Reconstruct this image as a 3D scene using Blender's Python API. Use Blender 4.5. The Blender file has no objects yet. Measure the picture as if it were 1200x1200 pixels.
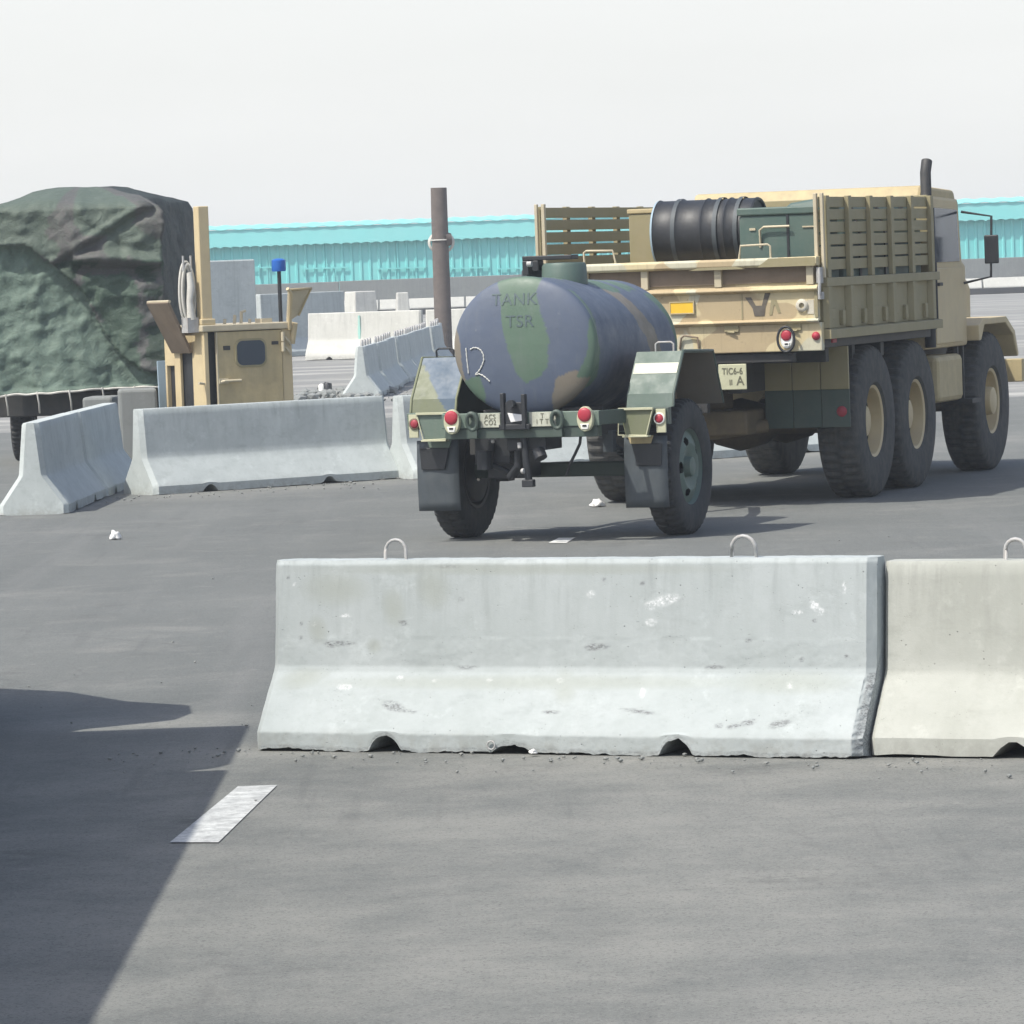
import bpy, bmesh, math, random
import numpy as np
from mathutils import Vector, Matrix, noise as mnoise
R = math.radians
random.seed(7)
sc = bpy.context.scene
col = sc.collection

# ------------------------------------------------------------------ camera
F = 5500.0                       # focal length in photo pixels (1200 wide)
CAM = Vector((0, 0, 2.1))
CR = Matrix.Rotation(R(90 - 3.06), 3, 'X') @ Matrix.Rotation(R(-2.06), 3, 'Z')
cd = bpy.data.cameras.new('camera'); cam = bpy.data.objects.new('camera', cd); col.objects.link(cam)
cd.sensor_width = 36; cd.sensor_fit = 'HORIZONTAL'; cd.lens = F / 1200 * 36
cd.clip_start = 0.5; cd.clip_end = 6000
cam.matrix_world = Matrix.Translation(CAM) @ CR.to_4x4()
sc.camera = cam

def at(px, py, Y):
    d = CR @ Vector(((px - 600) / F, -(py - 600) / F, -1))
    return CAM + d * (Y / d.y)

# ------------------------------------------------------------------ light
S = Vector((-0.82, -0.57)).normalized()
EL = R(56)
sdir = Vector((S.x * math.cos(EL), S.y * math.cos(EL), math.sin(EL)))
w = bpy.data.worlds.new('World'); sc.world = w; w.use_nodes = True
nt = w.node_tree
sky = nt.nodes.new('ShaderNodeTexSky'); sky.sky_type = 'NISHITA'; sky.sun_disc = False
sky.sun_elevation = EL; sky.sun_rotation = math.atan2(S.x, S.y)
sky.air_density = 1.0; sky.dust_density = 3.0; sky.ozone_density = 1.0; sky.altitude = 50
bg = nt.nodes['Background']; bg.inputs['Strength'].default_value = 0.15
# milky dust veil low over the horizon, thinning out upward, over the clear sky
_tc = nt.nodes.new('ShaderNodeTexCoord'); _sx = nt.nodes.new('ShaderNodeSeparateXYZ'); nt.links.new(_tc.outputs['Generated'], _sx.inputs[0])
_mr = nt.nodes.new('ShaderNodeMapRange'); _mr.interpolation_type = 'SMOOTHSTEP'; nt.links.new(_sx.outputs[2], _mr.inputs[0])
for _i, _v in enumerate((-.02, .55, .95, 0.0)): _mr.inputs[_i + 1].default_value = _v
_mp = nt.nodes.new('ShaderNodeMapping'); nt.links.new(_tc.outputs['Generated'], _mp.inputs[0]); _mp.inputs['Scale'].default_value = (6, 6, 40)
_nz = nt.nodes.new('ShaderNodeTexNoise'); nt.links.new(_mp.outputs[0], _nz.inputs['Vector']); _nz.inputs['Scale'].default_value = 1.0; _nz.inputs['Detail'].default_value = 5
_m2 = nt.nodes.new('ShaderNodeMapRange'); nt.links.new(_nz.outputs[0], _m2.inputs[0])
for _i, _v in enumerate((.3, .7, .92, 1.0)): _m2.inputs[_i + 1].default_value = _v
_mm = nt.nodes.new('ShaderNodeMath'); _mm.operation = 'MULTIPLY'; nt.links.new(_mr.outputs[0], _mm.inputs[0]); nt.links.new(_m2.outputs[0], _mm.inputs[1])
_mx = nt.nodes.new('ShaderNodeMix'); _mx.data_type = 'RGBA'; nt.links.new(_mm.outputs[0], _mx.inputs[0]); nt.links.new(sky.outputs[0], _mx.inputs[6])
_mx.inputs[7].default_value = (4.9, 4.95, 4.9, 1)
nt.links.new(_mx.outputs[2], bg.inputs[0])
sl = bpy.data.lights.new('sun', 'SUN'); sl.energy = 3.6; sl.angle = R(0.53); sl.color = (1, .965, .875)
so = bpy.data.objects.new('sun', sl); col.objects.link(so)
so.rotation_euler = sdir.to_track_quat('Z', 'Y').to_euler(); so.location = (-20, -10, 40)
sc.view_settings.view_transform = 'Standard'; sc.view_settings.look = 'None'
sc.view_settings.gamma = 1; sc.view_settings.exposure = 0.42
sc.view_settings.use_curve_mapping = False
sc.cycles.use_denoising = True
sc.cycles.max_bounces = 6; sc.cycles.volume_bounces = 0

# ------------------------------------------------------------------ materials
def nodes(name):
    m = bpy.data.materials.new(name); m.use_nodes = True
    t = m.node_tree; b = t.nodes['Principled BSDF']
    return m, t, b
class NT:
    def __init__(s, t): s.t = t; s.tc = None
    def co(s, kind='Object'):
        if s.tc is None: s.tc = s.t.nodes.new('ShaderNodeTexCoord')
        return s.tc.outputs[kind]
    def link(s, a, b): s.t.links.new(a, b)
    def mapping(s, scale=(1, 1, 1), rot=(0, 0, 0), loc=(0, 0, 0)):
        n = s.t.nodes.new('ShaderNodeMapping'); s.link(s.co(), n.inputs[0])
        n.inputs['Scale'].default_value = scale; n.inputs['Rotation'].default_value = rot; n.inputs['Location'].default_value = loc
        return n.outputs[0]
    def noise(s, scale, detail=4, rough=.55, vec=None, dist=0):
        n = s.t.nodes.new('ShaderNodeTexNoise'); s.link(vec if vec is not None else s.co(), n.inputs['Vector'])
        n.inputs['Scale'].default_value = scale; n.inputs['Detail'].default_value = detail
        n.inputs['Roughness'].default_value = rough; n.inputs['Distortion'].default_value = dist
        return n.outputs[0]
    def voro(s, scale, vec=None):
        n = s.t.nodes.new('ShaderNodeTexVoronoi'); s.link(vec if vec is not None else s.co(), n.inputs['Vector'])
        n.inputs['Scale'].default_value = scale
        return n.outputs['Distance']
    def ramp(s, f, a, b, lo=0., hi=1.):
        n = s.t.nodes.new('ShaderNodeMapRange'); s.link(f, n.inputs[0])
        n.inputs[1].default_value = a; n.inputs[2].default_value = b; n.inputs[3].default_value = lo; n.inputs[4].default_value = hi
        n.clamp = True
        return n.outputs[0]
    def math(s, op, a, b=None):
        n = s.t.nodes.new('ShaderNodeMath'); n.operation = op
        for i, v in enumerate((a, b)):
            if v is None: continue
            if isinstance(v, (int, float)): n.inputs[i].default_value = v
            else: s.link(v, n.inputs[i])
        return n.outputs[0]
    def mix(s, f, a, b, mode='MIX'):
        n = s.t.nodes.new('ShaderNodeMix'); n.data_type = 'RGBA'; n.blend_type = mode
        for sock, v in ((n.inputs[0], f), (n.inputs[6], a), (n.inputs[7], b)):
            if isinstance(v, (int, float)): sock.default_value = v
            elif isinstance(v, tuple): sock.default_value = (*v[:3], 1)
            else: s.link(v, sock)
        return n.outputs[2]
    def bump(s, h, strength, dist, b):
        n = s.t.nodes.new('ShaderNodeBump'); n.inputs['Strength'].default_value = strength; n.inputs['Distance'].default_value = dist
        s.link(h, n.inputs['Height']); s.link(n.outputs[0], b.inputs['Normal'])
    def attr(s, name):
        n = s.t.nodes.new('ShaderNodeAttribute'); n.attribute_name = name
        return n

def paint(name, c, c2=None, rough=.6, dirt=.35, dirtc=(.30, .26, .20), scale=3, metal=0, dscale=None):
    m, t, b = nodes(name); n = NT(t)
    base = n.mix(n.ramp(n.noise(scale, 5, .6), .35, .65), c, c2 or tuple(x * .86 for x in c))
    d = n.math('MULTIPLY', n.ramp(n.math('ADD', n.math('MULTIPLY', n.noise(dscale or scale * 2.7, 6, .7), .6), n.math('MULTIPLY', n.noise(1.0, 5, .7, n.mapping(scale=(scale * 5, scale * 5, scale * .5))), .4)), .42, .66), dirt)
    base = n.mix(d, base, dirtc)
    n.link(base, b.inputs['Base Color'])
    b.inputs['Roughness'].default_value = rough; b.inputs['Metallic'].default_value = metal
    n.bump(n.noise(40, 3), .12, .01, b)
    return m

def concrete(name, c, c2, c3, marks=False, seed=0., streak=.5):
    m, t, b = nodes(name); n = NT(t)
    v = n.mapping(loc=(seed, seed * .7, 0))
    base = n.mix(n.ramp(n.noise(1.7, 6, .62, v), .36, .64), c, c2)
    st = n.noise(1.0, 5, .65, n.mapping(scale=(7, 7, .9), loc=(seed, 0, 0)))
    base = n.mix(n.math('MULTIPLY', n.ramp(st, .47, .72), streak), base, c3)
    base = n.mix(n.math('MULTIPLY', n.ramp(n.noise(14, 6, .7, v), .5, .75), .45), base, c3)
    base = n.mix(n.math('MULTIPLY', n.ramp(n.noise(5.5, 7, .75, v), .56, .70), .55), base, tuple(min(.8, x * 1.22) for x in c))
    vd = n.voro(23, v)
    pits = n.math('MULTIPLY', n.ramp(vd, .10, .05), n.ramp(n.noise(4, 3, .6, v), .5, .6))
    pits = n.math('MAXIMUM', pits, n.math('MULTIPLY', n.math('MULTIPLY', n.ramp(n.voro(62, v), .17, .09), n.ramp(n.noise(7, 4, .7, v), .52, .62)), .8))
    drip = n.noise(1.0, 6, .7, n.mapping(scale=(16, 16, .7), loc=(seed * 2, 1, 0)))
    sz = t.nodes.new('ShaderNodeSeparateXYZ'); n.link(n.co(), sz.inputs[0])
    base = n.mix(n.math('MULTIPLY', n.math('MULTIPLY', n.ramp(drip, .50, .72), n.ramp(sz.outputs[2], .35, .80)), .42), base, tuple(x * .62 for x in c3))
    base = n.mix(n.math('MULTIPLY', n.ramp(n.noise(3.2, 7, .75, n.mapping(scale=(1, 1, 2.2), loc=(seed, 3, 1))), .54, .68), .32), base, tuple(x * .74 for x in c3))
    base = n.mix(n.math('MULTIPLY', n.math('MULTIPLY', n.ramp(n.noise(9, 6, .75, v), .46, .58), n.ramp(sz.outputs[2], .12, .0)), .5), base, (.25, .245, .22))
    base = n.mix(n.math('MULTIPLY', pits, .8), base, tuple(x * .35 for x in c))
    if marks:
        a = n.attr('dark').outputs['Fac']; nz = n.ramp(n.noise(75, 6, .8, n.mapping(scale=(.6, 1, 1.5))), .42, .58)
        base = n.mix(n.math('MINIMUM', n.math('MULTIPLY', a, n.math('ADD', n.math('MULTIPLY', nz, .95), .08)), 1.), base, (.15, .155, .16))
        a2 = n.attr('pale').outputs['Fac']; nz2 = n.ramp(n.noise(48, 6, .85), .45, .60)
        base = n.mix(n.math('MULTIPLY', a2, n.math('ADD', n.math('MULTIPLY', nz2, .9), .03)), base, (.78, .79, .80))
        a3 = n.attr('stain').outputs['Fac']
        base = n.mix(a3, base, (.30, .32, .285))
    n.link(base, b.inputs['Base Color']); b.inputs['Roughness'].default_value = .92
    h = n.math('ADD', n.math('MULTIPLY', n.noise(55, 6, .75, v), .5), n.math('MULTIPLY', pits, -1.2))
    n.bump(h, .35, .006, b)
    return m

M = {}
M['conc'] = concrete('pale_concrete', (.405, .438, .440), (.358, .392, .392), (.318, .350, .345), marks=True, seed=1.3)
M['conc_warm'] = concrete('warm_concrete', (.41, .42, .385), (.355, .365, .33), (.31, .32, .285), seed=6.1)
M['conc_grey'] = concrete('grey_concrete', (.475, .515, .505), (.395, .43, .425), (.33, .36, .352), seed=3.7, streak=.35)
M['conc_far'] = concrete('weathered_concrete', (.56, .56, .52), (.50, .50, .46), (.45, .45, .42), seed=9.2, streak=.3)
M['wallgrey'] = concrete('perimeter_wall_concrete', (.215, .228, .222), (.195, .205, .20), (.18, .19, .185), seed=2.2, streak=.6)
M['rubber'] = paint('tyre_rubber', (.022, .024, .027), (.034, .035, .037), rough=.85, dirt=.35, dirtc=(.10, .095, .085), scale=5)
M['rubber_dusty'] = paint('dusty_tyre_rubber', (.040, .042, .043), (.06, .06, .058), rough=.9, dirt=.5, dirtc=(.14, .13, .11), scale=4)
M['flap'] = paint('mud_flap_rubber', (.058, .070, .080), (.046, .056, .064), rough=.6, dirt=.4, dirtc=(.10, .11, .11), scale=3)
M['dark'] = paint('dark_steel', (.022, .024, .026), (.035, .035, .034), rough=.6, dirt=.4, dirtc=(.07, .06, .05), scale=5)
M['black'] = paint('black_paint', (.015, .017, .02), (.02, .022, .026), rough=.5, dirt=.2, dirtc=(.06, .06, .06))
M['tan'] = paint('desert_tan_paint', (.56, .46, .27), (.51, .41, .24), rough=.6, dirt=.3, dirtc=(.38, .31, .22), scale=2.5)
M['tan_pale'] = paint('pale_tan_paint', (.52, .46, .33), (.45, .40, .28), rough=.6, dirt=.4, dirtc=(.36, .29, .2), scale=3)
M['tan_dark'] = paint('dull_tan_paint', (.47, .385, .215), (.42, .34, .185), rough=.65, dirt=.35, dirtc=(.2, .17, .12), scale=3)
M['tan_green'] = paint('olive_tan_paint', (.25, .222, .12), (.285, .245, .135), rough=.65, dirt=.5, dirtc=(.29, .25, .165), scale=4)
M['brownpaint'] = paint('brown_paint', (.155, .115, .08), (.2, .15, .105), rough=.65, dirt=.4, dirtc=(.25, .2, .14), scale=3)
M['axle'] = paint('dusty_axle_paint', (.145, .11, .06), (.11, .085, .05), rough=.75, dirt=.5, dirtc=(.07, .055, .04), scale=5)
M['green'] = paint('pale_green_paint', (.11, .155, .125), (.13, .18, .145), rough=.55, dirt=.35, dirtc=(.19, .19, .16), scale=3)
M['green_dark'] = paint('dark_green_paint', (.045, .07, .058), (.06, .085, .07), rough=.5, dirt=.3, dirtc=(.1, .1, .085), scale=3)
M['teal_rim'] = paint('green_wheel_paint', (.085, .135, .115), (.11, .155, .13), rough=.6, dirt=.4, dirtc=(.16, .16, .13), scale=6)
M['loadgreen'] = paint('load_green_paint', (.06, .105, .09), (.075, .12, .10), rough=.55, dirt=.3, dirtc=(.14, .15, .13), scale=3)
M['olive'] = paint('olive_camo_paint', (.165, .178, .10), (.145, .16, .09), rough=.6, dirt=.3, dirtc=(.2, .19, .15), scale=3)
M['white'] = paint('white_paint', (.78, .79, .76), (.7, .71, .68), rough=.6, dirt=.25, dirtc=(.5, .48, .42), scale=6)
M['worn_white'] = paint('worn_white_paint', (.62, .63, .61), (.45, .46, .45), rough=.85, dirt=.9, dirtc=(.19, .19, .19), scale=9, dscale=14)
M['plate'] = paint('plate_paint', (.50, .50, .34), (.44, .44, .3), rough=.6, dirt=.35, dirtc=(.4, .38, .28), scale=7)
M['dirty_plate'] = paint('dirty_plate_paint', (.52, .53, .44), (.40, .41, .34), rough=.65, dirt=.6, dirtc=(.2, .2, .16), scale=9)
M['marker_paint'] = paint('chalky_paint', (.56, .54, .46), (.48, .45, .37), rough=.8, dirt=.5, dirtc=(.42, .35, .23), scale=8)
M['streak'] = paint('thin_teal_paint', (.28, .60, .52), (.36, .60, .53), rough=.9, dirt=.6, dirtc=(.54, .55, .51), scale=6)
M['cream'] = paint('cream_band_paint', (.60, .61, .50), (.54, .55, .44), rough=.7, dirt=.35, dirtc=(.40, .41, .33), scale=7)
M['marker_paint2'] = paint('white_chalk', (.62, .62, .58), (.5, .5, .47), rough=.95, dirt=.5, dirtc=(.3, .31, .32), scale=30)
M['ink'] = paint('stencil_ink', (.09, .09, .06), (.13, .13, .09), rough=.8, dirt=.2)
M['stencil'] = paint('faded_stencil_ink', (.070, .098, .113), (.077, .109, .113), rough=.55, dirt=.85, dirtc=(.082, .122, .115), scale=14)
M['vmark'] = paint('grey_brown_camo_paint', (.075, .068, .062), (.09, .075, .055), rough=.7, dirt=.3)
M['yellow'] = paint('yellow_plate_paint', (.78, .50, .03), (.72, .44, .03), rough=.45, dirt=.2, dirtc=(.5, .36, .1))
M['blue'] = paint('blue_plastic', (.012, .10, .42), (.015, .12, .46), rough=.35, dirt=.15, dirtc=(.1, .2, .4))
M['paleblue'] = paint('pale_blue_sheet', (.30, .40, .47), (.26, .35, .42), rough=.6, dirt=.3, dirtc=(.3, .3, .3))
M['steel'] = paint('galvanised_bar', (.42, .43, .43), (.33, .33, .32), rough=.55, dirt=.5, dirtc=(.28, .22, .17), scale=12)
M['rag'] = paint('white_cloth', (.78, .78, .76), (.7, .7, .69), rough=.9, dirt=.1)
M['cord'] = paint('pale_rope', (.60, .59, .54), (.5, .49, .45), rough=.9, dirt=.3)
M['turq'] = paint('turquoise_sheet', (.15, .55, .54), (.18, .60, .59), rough=.55, dirt=.3, dirtc=(.30, .60, .58), scale=.35)
M['turq_roof'] = paint('pale_turquoise_roof', (.22, .64, .63), (.25, .68, .67), rough=.5, dirt=.2, dirtc=(.34, .62, .6), scale=.25)
M['wood'] = paint('weathered_pole_wood', (.115, .095, .085), (.15, .125, .11), rough=.9, dirt=.4, dirtc=(.07, .06, .055), scale=4)
def simple(name, c, rough=.3, metal=0, **k):
    m, t, b = nodes(name); b.inputs['Base Color'].default_value = (*c, 1)
    n = NT(t); n.link(n.ramp(n.noise(9, 4), .3, .7, rough * .7, min(1, rough * 1.4)), b.inputs['Roughness'])
    b.inputs['Metallic'].default_value = metal
    for kk, v in k.items(): b.inputs[kk].default_value = v
    return m
M['glass'] = simple('dark_window_glass', (.03, .045, .065), .12)
M['redlens'] = simple('red_lens', (.36, .025, .045), .5)
M['reddull'] = simple('dull_red_reflector', (.30, .03, .045), .45)
M['marker'] = simple('clear_marker_glass', (.75, .75, .7), .25)

def camo_attr(name, rough=.5):
    m, t, b = nodes(name); n = NT(t)
    a = n.attr('Col').outputs['Color']
    c = n.mix(n.math('MULTIPLY', n.ramp(n.noise(3.5, 6, .7), .4, .75), .22), a, (.15, .165, .165))
    c = n.mix(n.math('MULTIPLY', n.ramp(n.noise(1.2, 5, .7, n.mapping(scale=(9, 9, 1.2))), .55, .8), .25), c, (.19, .20, .20))
    c = n.mix(n.math('MULTIPLY', n.ramp(n.noise(1.0, 5, .75, n.mapping(scale=(22, 6, 1.4))), .60, .78), .28), c, (.17, .16, .135))
    c = n.mix(n.math('MULTIPLY', n.ramp(n.noise(16, 6, .8), .62, .70), .5), c, (.045, .05, .055))
    c = n.mix(n.math('MULTIPLY', n.ramp(n.noise(11, 6, .8, n.mapping(loc=(3, 3, 3))), .64, .70), .45), c, (.24, .25, .24))
    n.link(c, b.inputs['Base Color']); n.link(n.ramp(n.noise(6, 5, .7), .3, .7, rough * .75, rough * 1.4), b.inputs['Roughness'])
    n.bump(n.math('ADD', n.math('MULTIPLY', n.noise(26, 4), .12), n.math('MULTIPLY', n.noise(2.4, 3), 1.6)), .35, .02, b)
    return m
M['camo'] = camo_attr('camouflage_paint', .5)
def truck_camo():
    m, t, b = nodes('desert_camouflage_paint'); n = NT(t)
    v = n.mapping(scale=(1.1, 1, 1.5), loc=(3.1, 0, 1.2))
    c = n.mix(n.ramp(n.noise(1.5, 2, .4, v, .8), .50, .515), (.56, .475, .285), (.41, .325, .195))
    c = n.mix(n.ramp(n.noise(1.3, 2, .4, n.mapping(scale=(1.2, 1, 1.3), loc=(8.2, 0, 4.4)), .8), .545, .555), c, (.50, .48, .36))
    d = n.math('MULTIPLY', n.ramp(n.noise(7, 6, .75), .48, .78), .35)
    c = n.mix(d, c, (.30, .24, .15))
    c = n.mix(n.math('MULTIPLY', n.ramp(n.noise(1.0, 5, .75, n.mapping(scale=(20, 9, 1.6))), .55, .74), .5), c, (.22, .17, .11))
    c = n.mix(n.math('MULTIPLY', n.ramp(n.noise(22, 6, .8), .62, .70), .6), c, (.14, .11, .08))
    n.link(c, b.inputs['Base Color']); b.inputs['Roughness'].default_value = .7
    n.bump(n.math('ADD', n.math('MULTIPLY', n.noise(30, 4), .2), n.noise(3.5, 3)), .22, .02, b)
    return m
M['truck'] = truck_camo()
def tarp_mat():
    m, t, b = nodes('camouflage_tarpaulin'); n = NT(t)
    a = n.attr('Col').outputs['Color']
    c = n.mix(n.math('MULTIPLY', n.ramp(n.noise(9, 7, .75, None, 1), .42, .66), .55), a, (.05, .075, .055))
    c = n.mix(n.math('MULTIPLY', n.ramp(n.noise(24, 5, .8), .55, .75), .35), c, (.20, .23, .20))
    n.link(c, b.inputs['Base Color']); b.inputs['Roughness'].default_value = .7
    n.bump(n.noise(7, 6, .65, None, .6), .5, .06, b)
    return m
M['tarp'] = tarp_mat()

def asphalt():
    m, t, b = nodes('dusty_asphalt'); n = NT(t)
    v0 = n.co()
    c = n.mix(n.ramp(n.noise(.45, 6, .6), .35, .68), (.110, .1175, .1125), (.136, .143, .1365))
    # tyre polished lanes running away to the right
    rv = n.mapping(scale=(.55, .035, 1), rot=(0, 0, R(24)))
    c = n.mix(n.math('MULTIPLY', n.ramp(n.noise(1.0, 4, .55, rv), .50, .68), .55), c, (.084, .092, .091))
    rv2 = n.mapping(scale=(1.6, .07, 1), rot=(0, 0, R(27)), loc=(5, 1, 0))
    c = n.mix(n.math('MULTIPLY', n.ramp(n.noise(1.0, 5, .6, rv2), .54, .75), .45), c, (.195, .195, .19))
    rv3 = n.mapping(scale=(5, .22, 1), rot=(0, 0, R(21)), loc=(2, 7, 0))
    c = n.mix(n.math('MULTIPLY', n.ramp(n.noise(1.0, 5, .65, rv3), .56, .72), .4), c, (.092, .099, .097))
    # pale dust and spilt mortar, strongest along the row of near barriers
    c = n.mix(n.math('MULTIPLY', n.ramp(n.noise(1.1, 6, .68, None, .4), .52, .74), .5), c, (.225, .222, .205))
    c = n.mix(n.math('MULTIPLY', n.ramp(n.noise(6, 6, .75), .60, .72), .4), c, (.30, .29, .27))
    ve = t.nodes.new('ShaderNodeTexVoronoi'); ve.feature = 'DISTANCE_TO_EDGE'; ve.inputs['Scale'].default_value = .55
    wv = t.nodes.new('ShaderNodeVectorMath'); wv.operation = 'ADD'; nz_ = t.nodes.new('ShaderNodeTexNoise'); nz_.inputs['Scale'].default_value = 2.2; nz_.inputs['Detail'].default_value = 6
    n.link(v0, nz_.inputs['Vector']); n.link(v0, wv.inputs[0]); sc_ = t.nodes.new('ShaderNodeVectorMath'); sc_.operation = 'SCALE'; sc_.inputs['Scale'].default_value = .45
    n.link(nz_.outputs['Color'], sc_.inputs[0]); n.link(sc_.outputs[0], wv.inputs[1]); n.link(wv.outputs[0], ve.inputs['Vector'])
    crack = n.math('MULTIPLY', n.ramp(ve.outputs['Distance'], .012, .004), n.ramp(n.noise(.5, 3), .50, .60))
    c = n.mix(n.math('MULTIPLY', crack, .30), c, (.06, .06, .06))
    c = n.mix(n.math('MULTIPLY', n.ramp(n.noise(2.6, 6, .72, None, .5), .55, .66), .35), c, (.096, .103, .100))
    c = n.mix(n.math('MULTIPLY', n.ramp(n.noise(3.3, 6, .75, n.mapping(loc=(4, 9, 0)), .3), .57, .70), .4), c, (.20, .197, .185))
    sp = n.math('MULTIPLY', n.ramp(n.voro(2.3), .045, .02), n.ramp(n.noise(1.7, 3), .5, .56))
    c = n.mix(n.math('MULTIPLY', sp, .7), c, (.05, .05, .05))
    a = n.attr('dust').outputs['Fac']
    c = n.mix(n.math('MULTIPLY', a, n.ramp(n.math('ADD', n.math('MULTIPLY', n.noise(.9, 5, .6), .6), n.math('MULTIPLY', n.noise(4.3, 7, .75), .4)), .36, .60)), c, (.25, .247, .225))
    g = n.noise(125, 4, .8)
    c = n.mix(n.ramp(g, .50, .66, .0, .55), c, (.27, .275, .255))
    c = n.mix(n.ramp(n.noise(85, 3, .75), .46, .36, .0, .65), c, (.055, .058, .057))
    # oil drips and a few rubber scuffs
    oil = n.math('MULTIPLY', n.ramp(n.voro(.8, n.mapping(scale=(1, .8, 1), loc=(2.3, 5.1, 0))), .22, .05), n.ramp(n.noise(6, 5, .7), .45, .6))
    c = n.mix(n.math('MULTIPLY', oil, .5), c, (.05, .052, .05))
    scf = n.noise(1.0, 3, .5, n.mapping(scale=(11, .35, 1), rot=(0, 0, R(32)), loc=(1, 3, 0)))
    c = n.mix(n.math('MULTIPLY', n.math('MULTIPLY', n.ramp(scf, .60, .70), n.ramp(n.noise(.35, 3), .50, .58)), .22), c, (.07, .072, .072))
    n.link(c, b.inputs['Base Color']); b.inputs['Roughness'].default_value = .9
    n.bump(n.math('ADD', g, n.math('MULTIPLY', n.noise(4, 5, .6), .6)), .4, .012, b)
    return m
M['asphalt'] = asphalt()
def sand():
    m, t, b = nodes('dusty_hardpan'); n = NT(t)
    c = n.mix(n.ramp(n.noise(.12, 6, .6), .38, .62), (.185, .188, .182), (.24, .238, .222))
    c = n.mix(n.math('MULTIPLY', n.ramp(n.noise(1, 6, .65, n.mapping(scale=(.12, .5, 1))), .50, .64), .8), c, (.42, .41, .38))
    c = n.mix(n.math('MULTIPLY', n.ramp(n.noise(1, 6, .65, n.mapping(scale=(.10, .42, 1), loc=(9, 4, 0))), .55, .66), .7), c, (.17, .165, .16))
    n.link(c, b.inputs['Base Color']); b.inputs['Roughness'].default_value = .95
    n.bump(n.noise(8, 6, .7), .5, .03, b)
    return m
M['sand'] = sand()

# ------------------------------------------------------------------ object helpers
def tag(o, label=None, cat=None, group=None, kind=None):
    if label: o['label'] = label
    if cat: o['category'] = cat
    if group: o['group'] = group
    if kind: o['kind'] = kind
    return o
def empty(name, loc=(0, 0, 0), rz=0, label=None, cat=None, group=None):
    o = bpy.data.objects.new(name, None); o.empty_display_size = .2; col.objects.link(o)
    o.location = loc; o.rotation_euler = (0, 0, rz)
    return tag(o, label, cat, group)
def copy_tree(o, parent=None):
    c = o.copy(); col.objects.link(c); c.parent = parent
    for ch in list(o.children): copy_tree(ch, c)
    return c

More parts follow.
